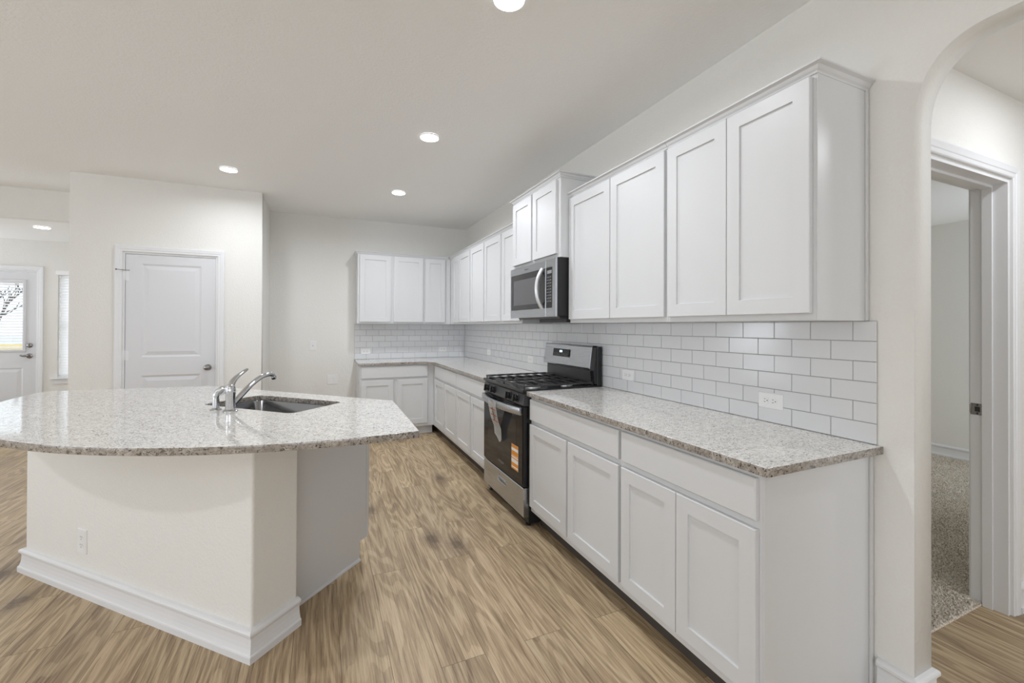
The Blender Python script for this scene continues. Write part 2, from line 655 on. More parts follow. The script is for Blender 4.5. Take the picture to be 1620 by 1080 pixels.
def text_mesh(name, s, size, m, parent, mat4, ext=0.0004):
    cu = bpy.data.curves.new(name, 'FONT')
    cu.body = s
    cu.size = size
    cu.extrude = ext
    cu.align_x = 'CENTER'
    cu.align_y = 'CENTER'
    o = bpy.data.objects.new(name, cu)
    COL.objects.link(o)
    bpy.context.view_layer.update()
    me = bpy.data.meshes.new_from_object(o.evaluated_get(bpy.context.evaluated_depsgraph_get()))
    bpy.data.objects.remove(o)
    bpy.data.curves.remove(cu)
    me.transform(mat4)
    me.materials.clear()
    return link(name, me, m, parent)

FRONT = Matrix(((1,0,0,0),(0,0,-1,0),(0,1,0,0),(0,0,0,1)))     # text plane xy -> xz, facing -y

XZ = lambda x, z, w: (x, w, z)

# ---------------------------------------------------------------- shell
structure(obj('floor', box(LEFT-0.1, 2.8, REAR-0.1, FAR+0.1, -0.12, 0), FLOOR))

def slab_xy(name, pts, z0, z1, m, holes=()):
    me = poly_mesh(name, pts, holes, thick=z1-z0, mat3=Matrix.Translation((0, 0, (z0+z1)/2)))
    return structure(link(name, me, m))

slab_xy('ceiling', [(LEFT-0.1, REAR-0.1), (0.0, REAR-0.1), (0.0, BACK+0.1), (LEFT-0.1, BACK+0.1)], CEIL, CEIL+0.1, CEILM)
bm = box(LEFT, PX1+0.05, NOOK_Y+0.1155, FAR-0.0005, NOOK_CEIL, NOOK_CEIL+0.08)
structure(obj('ceiling_nook', bm, CEILM))
bm = box(0.115, 2.7, REAR, 0.905, HALL_CEIL, HALL_CEIL+0.08)
structure(obj('ceiling_hall', bm, CEILM))
bm = box(0.115, 4.2, 0.906, 5.4, 2.445, 2.525)
structure(obj('ceiling_bedroom', bm, CEILM))

def wall_yz(name, pts, x0, x1, m=WALL, holes=()):      # pts in (y, z)
    m3 = Matrix(((0,0,1,(x0+x1)/2),(1,0,0,0),(0,1,0,0),(0,0,0,1)))
    return structure(link(name, poly_mesh(name, pts, holes, x1-x0, mat3=m3), m))
def wall_xz(name, pts, y0, y1, m=WALL, holes=()):
    m3 = Matrix(((1,0,0,0),(0,0,-1,(y0+y1)/2),(0,1,0,0),(0,0,0,1)))
    return structure(link(name, poly_mesh(name, pts, holes, y1-y0, mat3=m3), m))
rect = lambda a, b, c, d: [(a, c), (b, c), (b, d), (a, d)]

# right wall with the arched hall opening
AY0, AY1, ASP, ATOP, ARX = -0.55, 0.807, 2.04, 2.322, 0.204
arch = [(AY1, 0.0)]
for k in range(0, 19):
    th = k/18*PI/2
    c, s = math.cos(th)**(2/2.4), math.sin(th)**(2/2.4)
    arch.append((AY1-ARX+ARX*c, ASP+(ATOP-ASP)*s))
arch2 = [(AY0+AY1-y, z) for y, z in arch]
outline = [(BACK+0.1, 0), (BACK+0.1, CEIL), (REAR, CEIL), (REAR, 0)] + [(y, z) for y, z in arch2] + [(y, z) for y, z in arch[::-1]]
wr = wall_yz('wall_right', outline, 0.0, 0.115)

wall_xz('wall_back', rect(PX2-0.1, 0.0, 0, CEIL), BACK, BACK+0.1)
# pantry block
PD0, PD1, PDT = -3.607, -2.863, 2.04
wall_xz('wall_pantry', [(PX1, 0), (PD0, 0), (PD0, PDT), (PD1, PDT), (PD1, 0), (PX2, 0), (PX2, CEIL), (PX1, CEIL)], PANTRY, PANTRY+0.115)
structure(obj('wall_pantry_return', box(PX2-0.115, PX2, PANTRY+0.1151, BACK-0.0005, 0, CEIL), WALL))
structure(obj('wall_pantry_left', box(PX1, PX1+0.115, PANTRY+0.1151, FAR, 0, CEIL), WALL))
structure(obj('wall_nook_header', box(LEFT, PX1-0.0005, NOOK_Y, NOOK_Y+0.115, NOOK_CEIL, CEIL), WALL))
# far exterior wall with door and window openings
ED0, ED1, EDT = -6.125, -5.252, 2.04
FW0, FW1, FWB, FWT = -5.055, -4.18, 0.66, 2.06
wall_xz('wall_far', rect(LEFT, PX1, 0, NOOK_CEIL+0.05), FAR, FAR+0.14, holes=[rect(ED0, ED1, -0.001, EDT)[::-1], rect(FW0, FW1, FWB, FWT)[::-1]])
# left and rear walls of the great room, each with window openings
wall_yz('wall_left', rect(REAR, FAR, 0, CEIL), LEFT-0.14, LEFT, holes=[rect(-0.55, 2.55, 0.4, 2.35)[::-1], rect(6.25, 7.45, 0.5, 2.1)[::-1]])
wall_xz('wall_rear', rect(LEFT, 2.7, 0, CEIL), REAR-0.14, REAR, holes=[rect(-4.2, -1.0, 0.25, 2.4)[::-1], rect(-6.9, -4.9, 0.25, 2.4)[::-1]])
# hall and bedroom
HD0, HD1, HDT = 0.32, 1.075, 2.055
wall_xz('wall_hall_end', [(0.1155, 0), (HD0, 0), (HD0, HDT), (HD1, HDT), (HD1, 0), (2.7, 0), (2.7, 2.45), (0.1155, 2.45)], 0.905, 1.035)
structure(obj('wall_hall_right', box(2.6, 2.7, REAR, 0.9045, 0, 2.45), WALL))
structure(obj('wall_bedroom_right', box(4.07, 4.17, 1.0355, 5.4, 0, 2.46), WALL))
structure(obj('wall_bedroom_back', box(0.1155, 4.07, 5.3, 5.4, 0, 2.445), WALL))
structure(obj('floor_bedroom', box(2.8, 4.2, 1.0, 5.4, -0.12, 0), FLOOR))

# baseboard profile (out, height)
BBP = [(0.0, 0.0), (0.021, 0.0), (0.021, 0.026), (0.0195, 0.031), (0.0165, 0.034), (0.0150, 0.040), (0.0125, 0.052), (0.0105, 0.070), (0.0100, 0.092), (0.0115, 0.099), (0.0150, 0.103), (0.0185, 0.108), (0.0190, 0.117), (0.0165, 0.123), (0.0110, 0.127), (0.0, 0.130)]
XY = lambda x, y, w: (x, y, w)
def baseboard(name, path, parent=None, scale=1.0):
    bm = bmesh.new()
    add_sweep(bm, path, [(o*scale, w) for o, w in BBP], XY)
    o = obj(name, bm, TRIM, parent)
    if parent is None:
        structure(o)
    return o
# travel direction has the room on the right
e = 0.0003
baseboard('baseboard_right', [(-e, 0.912), (-e, AY1-e), (0.115+e, AY1-e), (0.115+e, 0.905-e)][::1])
baseboard('baseboard_hall_end', [(1.134, 0.905-e), (2.6, 0.905-e)])
baseboard('baseboard_right_near', [(-e, AY0), (-e, REAR)])
baseboard('baseboard_bedroom', [(4.07-e, 5.3), (4.07-e, 1.04)])
baseboard('baseboard_pantry', [(PX1+e, PANTRY-e), (PD0-0.062, PANTRY-e)])
baseboard('baseboard_pantry_right', [(PD1+0.062, PANTRY-e), (PX2+e, PANTRY-e), (PX2+e, BACK-e), (-1.53, BACK-e)])
baseboard('baseboard_far', [(ED1+0.07, FAR-e), (PX1, FAR-e)])

# door casings: profile (out from opening edge, proud of wall)
CSP = [(0.0, 0.0), (0.0, 0.010), (0.004, 0.013), (0.020, 0.0135), (0.024, 0.016), (0.036, 0.017), (0.048, 0.0185), (0.054, 0.018), (0.057, 0.014), (0.057, 0.0)]
def casing(name, x0, x1, zt, ywall, zb=0.0, closed=False, side=-1):
    bm = bmesh.new()
    fn = lambda u, v, w: (u, ywall + side*w, v)
    path = [(x1, zb), (x1, zt), (x0, zt), (x0, zb)]
    add_sweep(bm, path, CSP, fn, closed=closed)
    return structure(obj(name, bm, TRIM))

# ---------------------------------------------------------------- pantry door
casing('trim_1', PD0-0.004, PD1+0.004, PDT+0.004, PANTRY-e)
bm = bmesh.new()
add_box(bm, PD0, PD0+0.012, PANTRY+0.0005, PANTRY+0.1145, 0, PDT)
add_box(bm, PD1-0.012, PD1, PANTRY+0.0005, PANTRY+0.1145, 0, PDT)
add_box(bm, PD0+0.0121, PD1-0.0121, PANTRY+0.0005, PANTRY+0.1145, PDT-0.012, PDT)
structure(obj('trim_2', bm, TRIM))
MOULD = [(0.006, 0.003), (0.016, 0.007), (0.022, 0.007), (0.05, 0.001), (0.052, 0.0)]
d1 = structure(empty('door_1', (PD0+0.0145, PANTRY+0.008, 0.008)), 'white two-panel pantry door in the angled block wall')
dw = PD1-PD0-0.029
bm = bmesh.new()
add_slab(bm, 0, dw, 0, 2.014, 0.035, 0.035, rects=[(0.12, dw-0.12, 1.035, 1.93), (0.12, dw-0.12, 0.22, 0.86)], steps=MOULD)
obj('door_panel', bm, DOORM, d1)
bm = bmesh.new()
add_lathe(bm, [(0.001, 0.0), (0.031, 0.0), (0.031, 0.004), (0.016, 0.008), (0.011, 0.02), (0.012, 0.028), (0.024, 0.036), (0.028, 0.047), (0.024, 0.058), (0.012, 0.064), (0.001, 0.065)], (dw-0.062, 0, 0.922), (0, -1, 0))
k = obj('door_knob', bm, NICKEL, d1, smooth=True)
k['label'] = 'dark nickel round knob'
bm = box(dw-0.001, dw+0.0035, -0.004, 0.028, 0.895, 0.95)
obj('latch_plate', bm, NICKEL, d1)
for z in (0.25, 1.055, 1.81):
    bm = bmesh.new()
    add_tube(bm, [(-0.004, -0.006, z-0.045), (-0.004, -0.006, z+0.045)], 0.006, 10)
    add_box(bm, -0.001, 0.026, -0.0018, 0.0, z-0.045, z+0.045)
    add_box(bm, -0.022, -0.003, -0.0125, -0.010, z-0.045, z+0.045)
    obj('hinge', bm, TRIM, d1)
# hinge-pin door stop
bm = bmesh.new()
add_tube(bm, [(-0.004, -0.006, 1.857), (-0.004, -0.03, 1.86), (-0.045, -0.062, 1.86)], 0.003, 8)
add_lathe(bm, [(0.001, 0), (0.008, 0), (0.008, 0.008), (0.001, 0.008)], (-0.045, -0.062, 1.86), (-0.7, -0.7, 0), 12)
add_tube(bm, [(-0.004, -0.02, 1.86), (0.04, -0.03, 1.86)], 0.0025, 8)
obj('hinge_stop', bm, NICKEL, d1)

# ---------------------------------------------------------------- exterior door and window
casing('trim_3', ED0-0.004, ED1+0.004, EDT+0.004, FAR-e)
bm = bmesh.new()
add_box(bm, ED0, ED0+0.012, FAR+0.001, FAR+0.139, 0, EDT)
add_box(bm, ED1-0.012, ED1, FAR+0.001, FAR+0.139, 0, EDT)
add_box(bm, ED0+0.0121, ED1-0.0121, FAR+0.001, FAR+0.139, EDT-0.012, EDT)
structure(obj('trim_4', bm, TRIM))
d2 = structure(empty('door_2', (ED0+0.0145, FAR+0.012, 0.01)), 'white half-glass back door with built-in blinds')
ew = ED1-ED0-0.029
gx0, gx1, gz0, gz1 = 0.135, ew-0.122, 1.02, 1.885
m3 = Matrix(((1,0,0,0),(0,0,-1,0.022),(0,1,0,0),(0,0,0,1)))
bm = bmesh.new()
def lite_slab(bm):
    # solid lower half with a raised panel, rails and stiles around the glass
    add_slab(bm, 0, ew, 0, gz0, 0.044, 0.044, rects=[(gx0, gx1, 0.16, 0.79)], steps=MOULD, bev=0.0005)
    add_box(bm, 0, gx0, 0, 0.044, gz0+0.0002, 2.01)
    add_box(bm, gx1, ew, 0, 0.044, gz0+0.0002, 2.01)
    add_box(bm, gx0+0.0002, gx1-0.0002, 0, 0.044, gz1, 2.01)
lite_slab(bm)
obj('door_panel', bm, DOORM, d2)
bm = bmesh.new()
add_sweep(bm, [(gx1-0.004, gz0+0.004), (gx1-0.004, gz1-0.004), (gx0+0.004, gz1-0.004), (gx0+0.004, gz0+0.004)], [(0, -0.0001), (0, -0.012), (0.01, -0.016), (0.03, -0.012), (0.036, -0.0001)], XZ, closed=True)
obj('lite_frame', bm, DOORM, d2)
obj('glass_pane', box(gx0+0.0005, gx1-0.0005, 0.034, 0.038, gz0+0.001, gz1-0.0005), GLASS, d2)
def slats(x0, x1, z0, z1, y, pitch, tilt, depth, parent, name='blind_slats'):
    bm = bmesh.new()
    z = z0 + pitch*0.7
    dy, dz = depth/2*math.cos(tilt), depth/2*math.sin(tilt)
    while z < z1:
        ring = []
        for x in (x0, x1):
            ring.append([(x, y-dy, z-dz), (x, y, z+0.0012), (x, y+dy, z+dz), (x, y, z+0.0005)])
        add_ring(bm, ring)
        z += pitch
    for x in (x0+0.09, x1-0.09):
        add_box(bm, x-0.0007, x+0.0007, y-dy-0.001, y-dy, z0, z1)
    add_box(bm, x0, x1, y-0.012, y+0.012, z1-0.002, z1+0.018)
    add_box(bm, x0, x1, y-0.008, y+0.008, z0-0.006, z0+0.006)
    return obj(name, bm, BLIND, parent)
slats(gx0+0.006, gx1-0.006, gz0+0.012, gz1-0.02, 0.016, 0.036, 0.62, 0.030, d2)
bm = bmesh.new()
add_lathe(bm, [(0.001, 0), (0.030, 0), (0.030, 0.006), (0.024, 0.012), (0.012, 0.014), (0.001, 0.014)], (ew-0.06, 0, 1.075), (0, -1, 0))
add_box(bm, ew-0.064, ew-0.056, -0.026, -0.012, 1.058, 1.092)
obj('deadbolt', bm, NICKEL, d2, smooth=True)
bm = bmesh.new()
add_lathe(bm, [(0.001, 0), (0.032, 0), (0.032, 0.006), (0.014, 0.012), (0.011, 0.04), (0.001, 0.04)], (ew-0.06, 0, 0.94), (0, -1, 0))
add_tube(bm, [(ew-0.06, -0.038, 0.94), (ew-0.08, -0.048, 0.943), (ew-0.105, -0.048, 0.942), (ew-0.13, -0.044, 0.950)], [0.013, 0.014, 0.012, 0.009], 12)
k = obj('door_lever', bm, NICKEL, d2, smooth=True)
for z, h in ((1.075, 0.028), (0.94, 0.03)):
    obj('strike_edge', box(ew-0.0005, ew+0.0025, -0.002, 0.03, z-h, z+h), NICKEL, d2)

w1 = structure(empty('window_1', (FW0, FAR, FWB)), 'tall window with lowered white blinds right of the back door')
ww, wh = FW1-FW0, FWT-FWB
bm = bmesh.new()
for a in ((0, 0.035, 0, wh), (ww-0.035, ww, 0, wh), (0.0351, ww-0.0351, 0, 0.035), (0.0351, ww-0.0351, wh-0.035, wh), (0.0351, ww-0.0351, wh*0.5-0.018, wh*0.5+0.018)):
    add_box(bm, a[0], a[1], 0.075, 0.115, a[2], a[3])
obj('window_frame', bm, VINYL, w1)
obj('glass_pane', box(0.0352, ww-0.0352, 0.094, 0.098, 0.0352, wh-0.0352), GLASS, w1)
bm = bmesh.new()
add_box(bm, -0.055, ww+0.055, -0.045, 0.0745, -0.02, -0.0005)
add_box(bm, -0.03, ww+0.03, -0.018, -0.0005, -0.08, -0.0205)
o = obj('window_sill', bm, TRIM, w1, bevel=0.003)
bl = empty('window_blind', (FW0, FAR, FWB))
tag(bl, 'white horizontal slat blind hanging in the tall window beside the back door', 'blind')
slats(0.01, ww-0.01, 0.03, wh-0.03, 0.03, 0.036, 0.9, 0.048, bl, 'slats')
o = obj('head_rail', box(-0.02, ww+0.02, -0.012, 0.045, wh-0.055, wh-0.001), BLIND, bl)

# unseen great-room and nook windows, added to go with the fill lamps: plain frames
def plain_window(name, cx, cy, w, z0, z1, alongx=True):
    r = structure(empty(name, (cx, cy, z0), 0 if alongx else PI/2))
    bm = bmesh.new()
    h = z1-z0
    for a in ((-w/2, -w/2+0.05, 0, h), (w/2-0.05, w/2, 0, h), (-w/2+0.05, w/2-0.05, 0, 0.05), (-w/2+0.05, w/2-0.05, h-0.05, h), (-0.03, 0.03, 0.05, h-0.05)):
        add_box(bm, a[0], a[1], -0.03, 0.03, a[2], a[3])
    obj('window_frame', bm, VINYL, r)
    return r
plain_window('window_2', -2.6, REAR-0.07, 3.2, 0.25, 2.4)
plain_window('window_3', -5.9, REAR-0.07, 2.0, 0.25, 2.4)
plain_window('window_4', LEFT-0.07, 1.0, 3.1, 0.4, 2.35, False)
plain_window('window_5', LEFT-0.07, 6.85, 1.2, 0.5, 2.1, False)

# ---------------------------------------------------------------- hall door frame, strike, carpet
casing('trim_5', HD0-0.004, HD1+0.004, HDT+0.004, 0.905-e)
bm = bmesh.new()
JY0, JY1 = 0.9055, 1.0345
t = 0.016
add_box(bm, HD0, HD0+t, JY0, JY1, 0, HDT)
add_box(bm, HD1-t, HD1, JY0, JY1, 0, HDT)
add_box(bm, HD0+t+.0002, HD1-t-.0002, JY0, JY1, HDT-t, HDT)
sx = 0.012
add_box(bm, HD0+t, HD0+t+sx, 0.955, 0.990, 0, HDT-t-.0002)
add_box(bm, HD1-t-sx, HD1-t, 0.955, 0.990, 0, HDT-t-.0002)
add_box(bm, HD0+t+sx+.0002, HD1-t-sx-.0002, 0.955, 0.990, HDT-t-sx, HDT-t)
structure(obj('trim_6', bm, TRIM))
casing('trim_7', HD0-0.004, HD1+0.004, HDT+0.004, 1.035+e, side=1)
st = empty('strike_plate', (HD1-t, 1.012, 0.952))
tag(st, 'satin nickel strike plate on the white hall door jamb', 'strike plate')
bm = box(-0.0016, -0.0002, -0.020, 0.022, -0.028, 0.028)
obj('plate', bm, NICKEL, st)
bm = bmesh.new()
add_tube(bm, [(-0.001, 0.022, -0.02), (-0.001, 0.022, 0.02)], 0.004, 8)
obj('lip', bm, NICKEL, st, smooth=True)
obj('latch_hole', box(-0.002, -0.00165, -0.012, 0.006, -0.012, 0.012), SLOT, st)
for z in (-0.021, 0.021):
    bm = bmesh.new()
    add_lathe(bm, [(0.0005, 0), (0.004, 0), (0.003, 0.0008), (0.0005, 0.0008)], (-0.0016, -0.003, z), (-1, 0, 0), 10)
    obj('screw', bm, SLOT, st)

def carpet():
    bm = bmesh.new()
    add_box(bm, 0.1165, 4.065, 1.035, 5.29, 0.0005, 0.010)
    add_box(bm, HD0+t+0.001, HD1-t-0.001, 0.992, 1.0349, 0.0005, 0.010)
    r = random.Random(11)
    def tuft(x, y, h):
        a = r.uniform(0, 2*PI)
        l = r.uniform(0.004, 0.016)
        w = r.uniform(0.0012, 0.0024)
        ca, sa = math.cos(a), math.sin(a)
        px, py = -sa*w, ca*w
        z0, z1, z2 = 0.009, 0.010+h*0.7, 0.010+h
        p = [(x-px, y-py, z0), (x+px, y+py, z0), (x+ca*l*0.4+px, y+sa*l*0.4+py, z1), (x+ca*l*0.4-px, y+sa*l*0.4-py, z1), (x+ca*l, y+sa*l, z2)]
        v = [bm.verts.new(q) for q in p]
        bm.faces.new((v[0], v[1], v[2], v[3]))
        bm.faces.new((v[3], v[2], v[4]))
    n = 0
    # the strip of pile seen through the doorway
    while n < 34000:
        x = 0.50 + 3.55*r.random()**1.2
        y = r.uniform(0.345*(x+1.9)-0.08, 0.405*(x+1.9)+0.10)
        if x < 1.1 and r.random() < 0.5: y = r.uniform(0.995, 1.30)
        if y < 0.995 or (y < 1.036 and x > HD1-t-0.01): continue
        if y < 1.06 and x > HD1-t-0.01: continue
        tuft(x, y, r.uniform(0.006, 0.013))
        n += 1
    o = obj('carpet', bm, CARPET)
    return tag(o, 'beige shag carpet in the room beyond the hall doorway', 'carpet', kind='stuff')
carpet()

# ---------------------------------------------------------------- recessed ceiling lights
def can_light(i, x, y, z, k, label):
    r = empty('recessed_light', (x, y, z))
    tag(r, label, 'ceiling light', 'round recessed ceiling lights')
    bm = bmesh.new()
    add_sweep(bm, [(0.066*math.cos(a), 0.066*math.sin(a)) for a in [-2*PI*q/48 for q in range(48)]],
              [(0.0, -0.0105), (0.002, -0.012), (0.010, -0.0095), (0.026, -0.003), (0.028, -0.0004), (0.0, -0.0004)], XY, closed=True)
    obj('trim_ring', bm, TRIM, r, smooth=True)
    bm = bmesh.new()
    add_lathe(bm, [(0.001, -0.0004), (0.0655, -0.0004), (0.0655, -0.0120), (0.001, -0.0130)], n=40)
    obj('lens', bm, LENS, r)
    l = area('lamp', (x, y, z-0.0136), (0, 0, 0), 0.134, 0.134, CAN_POWER*k, CAN_COLOR, 'DISK', PI if x > 0 else PI*0.93)
    return r
can_labels = ['recessed ceiling light cut by the top edge, nearest the camera',
              'recessed ceiling light in the middle of the kitchen ceiling above the aisle',
              'recessed ceiling light farthest back, above the corner near the range',
              'recessed ceiling light in front of the pantry wall',
              'dim recessed light in the lowered ceiling near the back door',
              'recessed ceiling light in the great room left of the camera',
              'recessed ceiling fill light added out of view behind the camera',
              'recessed ceiling light in the hall beyond the arch']
for i, c in enumerate(CANS):
    can_light(i, *c, can_labels[i])

# ---------------------------------------------------------------- cabinets
RAIL = 0.060
SHAKER = [(0.0004, 0.0075), (0.0015, 0.0085)]
CROWN = [(0.0, 0.0), (0.006, 0.0), (0.008, 0.006), (0.014, 0.012), (0.020, 0.022), (0.028, 0.026), (0.032, 0.028), (0.032, 0.034), (0.0, 0.034)]
def cabinet(name, label, group, cat, loc, rz, W, D, z0, z1, doors, drawers=(), kick=0.0, crown=None, stiles=True, panel_right=False, panel_left=False, dt=0.02, rail=RAIL):
    """local X runs left to right as seen from the front, wall at y=0, front face at y=-D."""
    r = empty(name, loc, rz)
    tag(r, label, cat, group)
    g = 0.0004
    bm = bmesh.new()
    add_box(bm, g, W-g, -D+0.02, -0.003, z0, z1)
    obj('carcass', bm, CAB, r)
    # face frame with openings closed by doors/drawers
    bm = bmesh.new()
    add_box(bm, g, W-g, -D, -D+0.0198, z0, z1)
    obj('face_frame', bm, CAB, r, bevel=0.0008, seg=1)
    for (a, b, c, d) in doors:
        bm = bmesh.new()
        rr = min(rail, (b-a)*0.3)
        add_slab(bm, a, b, c, d, -D-0.0006, dt, rects=[(a+rr, b-rr, c+rail, d-rail)], steps=SHAKER, bev=0.002)
        obj('door', bm, CAB, r)
    for (a, b, c, d) in drawers:
        bm = bmesh.new()
        add_slab(bm, a, b, c, d, -D-0.0006, dt, bev=0.0035)
        obj('drawer_front', bm, CAB, r)
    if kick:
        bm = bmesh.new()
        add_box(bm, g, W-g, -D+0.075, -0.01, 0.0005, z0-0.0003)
        obj('toe_kick', bm, KICK_SHADE if rz else CAB, r)
    if crown:
        bm = bmesh.new()
        path = []
        if 'R' in crown: path += [(W-g, -0.004)]
        path += [(W-g-(0.032 if 'C' in crown else 0), -D), (g, -D)]
        if 'L' in crown: path += [(g, -0.004)]
        path = path[::-1]
        add_sweep(bm, path, [(o, z1-0.002+w) for o, w in CROWN], XY)
        obj('crown_moulding', bm, CAB, r)
    return r

ROT_R = -PI/2      # cabinets on the right wall face -x
def ydoors(y_left, lst):          # world y intervals (far, near) -> local
    return [(y_left-a, y_left-b, c, d) for a, b, c, d in lst]
# base cabinets, right wall. y_left = far end
DT, DB = 0.6985, 0.150
RT, RB = 0.864, 0.727
BW = 0.600
c = cabinet('base_cabinet', 'nearest white base cabinet with one wide drawer over two doors, finished end beside the arch', 'white base cabinets', 'cabinet',
        (0, 1.638, 0), ROT_R, 1.638-0.937, BW, 0.110, 0.8838, ydoors(1.638, [(1.628, 1.291, DB, DT), (1.288, 0.949, DB, DT)]), ydoors(1.638, [(1.628, 0.949, RB, RT)]), kick=1)
# finished end panel and trims
W_ = 1.638-0.937
bm = bmesh.new()
add_box(bm, W_, W_+0.004, -BW, -0.022, 0.0005, 0.8836)
obj('end_panel', bm, CAB, c, bevel=0.0008, seg=1)
bm = bmesh.new()
add_sweep(bm, [(W_+0.0042, -0.030), (W_+0.0042, -BW+0.001)][::-1], [(0, 0.0006), (0.011, 0.0006), (0.010, 0.006), (0.006, 0.011), (0, 0.012)], XY)
obj('shoe_moulding', bm, CAB, c)
bm = bmesh.new()
add_box(bm, W_-0.001, W_+0.012, -0.020, -0.0035, 0.0005, 0.8834)
obj('scribe_strip', bm, CAB, c, bevel=0.003)
cabinet('base_cabinet', 'white base cabinet right beside the range, one wide drawer over two doors', 'white base cabinets', 'cabinet',
        (0, 2.602, 0), ROT_R, 2.602-1.6385, BW, 0.110, 0.8838, ydoors(2.602, [(2.588, 2.122, DB, DT), (2.102, 1.650, DB, DT)]), ydoors(2.602, [(2.588, 1.650, RB, RT)]), kick=1)
cabinet('base_cabinet', 'white base cabinet just past the range on its far side', 'white base cabinets', 'cabinet',
        (0, 4.315, 0), ROT_R, 4.315-3.378, BW, 0.110, 0.8838, ydoors(4.315, [(4.306, 3.862, DB, DT), (3.826, 3.392, DB, DT)]), ydoors(4.315, [(4.306, 3.392, RB, RT)]), kick=1)
cabinet('base_cabinet', 'white base cabinet on the right wall next to the inner corner', 'white base cabinets', 'cabinet',
        (0, 5.356, 0), ROT_R, 5.356-4.3155, BW, 0.110, 0.8838, ydoors(5.356, [(5.230, 4.795, DB, DT), (4.768, 4.325, DB, DT)]), ydoors(5.356, [(5.230, 4.325, RB, RT)]), kick=1)
# back wall base
c = cabinet('base_cabinet', 'white base cabinet on the back wall with wide drawer over two doors', 'white base cabinets', 'cabinet',
        (-1.482, BACK, 0), 0, 1.482-0.6005, BW, 0.110, 0.8838, [(0.012, 0.385, DB, DT), (0.430, 0.800, DB, DT)], [(0.012, 0.800, RB, RT)], kick=1)

# upper cabinets
UZ0, UZ1, UD = 1.377, 2.250, 0.305
UB, UT = 1.402, 2.240
c = cabinet('upper_cabinet', 'nearest tall white wall cabinet with two doors and finished end by the arch', 'white upper cabinets', 'cabinet',
        (0, 1.657, 0), ROT_R, 1.657-0.950, UD, UZ0, UZ1, ydoors(1.657, [(1.645, 1.305, UB, UT), (1.302, 0.962, UB, UT)]), crown='R')
W_ = 1.657-0.950
bm = box(W_, W_+0.004, -UD, -0.022, UZ0, UZ1-0.001)
obj('end_panel', bm, CAB, c)
bm = box(W_-0.001, W_+0.010, -0.020, -0.0035, UZ0, UZ1-0.003)
obj('scribe_strip', bm, CAB, c, bevel=0.003)
cabinet('upper_cabinet', 'two-door white wall cabinet immediately right of the microwave', 'white upper cabinets', 'cabinet',
        (0, 2.588, 0), ROT_R, 2.588-1.6575, UD, UZ0, UZ1, ydoors(2.588, [(2.578, 2.117, UB, UT), (2.110, 1.669, UB, UT)]), crown='F')
MD = 0.385
c = cabinet('upper_cabinet', 'raised deeper two-door white cabinet above the microwave', 'white upper cabinets', 'cabinet',
        (0, 3.372, 0), ROT_R, 3.372-2.5885, MD, 1.836, 2.392, ydoors(3.372, [(3.360, 3.012, 1.862, 2.380), (2.985, 2.625, 1.862, 2.380)]), crown='LR')
cabinet('upper_cabinet', 'white two-door wall cabinet just past the microwave, partly hidden by it', 'white upper cabinets', 'cabinet',
        (0, 4.293, 0), ROT_R, 4.293-3.3725, UD, UZ0, UZ1, ydoors(4.293, [(4.281, 3.838, UB, UT), (3.800, 3.390, UB, UT)]), crown='F')
cabinet('upper_cabinet', 'white two-door wall cabinet on the right wall nearer the corner', 'white upper cabinets', 'cabinet',
        (0, 5.215, 0), ROT_R, 5.215-4.2935, UD, UZ0, UZ1, ydoors(5.215, [(5.203, 4.775, UB, UT), (4.744, 4.310, UB, UT)]), crown='F')
cabinet('upper_cabinet', 'white corner wall cabinet with one narrow door on the right wall', 'white upper cabinets', 'cabinet',
        (0, 5.648, 0), ROT_R, 5.648-5.2155, UD, UZ0, UZ1, ydoors(5.648, [(5.462, 5.226, UB, UT)]), crown='F')
c = cabinet('upper_cabinet', 'white two-door wall cabinet at the left end of the back wall', 'white upper cabinets', 'cabinet',
        (-1.492, BACK, 0), 0, 1.492-0.666, UD, UZ0, UZ1, [(0.024, 0.401, UB, UT), (0.438, 0.813, UB, UT)], crown='L')
cabinet('upper_cabinet', 'narrow one-door white wall cabinet on the back wall at the corner', 'white upper cabinets', 'cabinet',
        (-0.6655, BACK, 0), 0, 0.6655-0.306, UD, UZ0, UZ1, [(0.014, 0.284, UB, UT)], crown='C')

# ---------------------------------------------------------------- countertops
def counter(name, label, outline, holes=(), loc=(0,0,0), rz=0.0):
    me = poly_mesh(name, outline, holes, thick=0.030, bevel=0.002, mat3=Matrix.Translation((0, 0, 0.899)))
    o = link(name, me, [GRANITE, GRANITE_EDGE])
    for p in me.polygons:                    # vertical faces take a coarser, darker granite
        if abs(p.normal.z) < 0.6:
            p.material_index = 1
    o.location = loc
    o.rotation_euler = (0, 0, rz)
    return tag(o, label, 'countertop')
def rounded(pts, rads, n=6):
    out = []
    m = len(pts)
    for i, p in enumerate(pts):
        r = rads[i] if isinstance(rads, (list, tuple)) else rads
        p = Vector(p)
        if r <= 0:
            out.append(tuple(p)); continue
        a = (Vector(pts[i-1])-p).normalized()
        b = (Vector(pts[(i+1) % m])-p).normalized()
        ang = a.angle(b)
        d = r/math.tan(ang/2)
        c0, c1 = p+a*d, p+b*d
        for k in range(n+1):
            t_ = k/n
            out.append(tuple(c0*(1-t_)**2 + p*2*t_*(1-t_) + c1*t_*t_))
    return out
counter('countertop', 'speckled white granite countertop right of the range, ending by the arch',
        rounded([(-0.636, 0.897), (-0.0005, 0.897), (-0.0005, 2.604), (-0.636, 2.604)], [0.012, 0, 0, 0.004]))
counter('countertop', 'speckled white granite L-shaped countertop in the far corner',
        rounded([(-0.636, 3.376), (-0.0005, 3.376), (-0.0005, BACK-0.0005), (-1.505, BACK-0.0005), (-1.505, 5.320), (-0.73, 5.320), (-0.636, 5.17)], [0.004, 0, 0, 0, 0.01, 0.04, 0.04]))

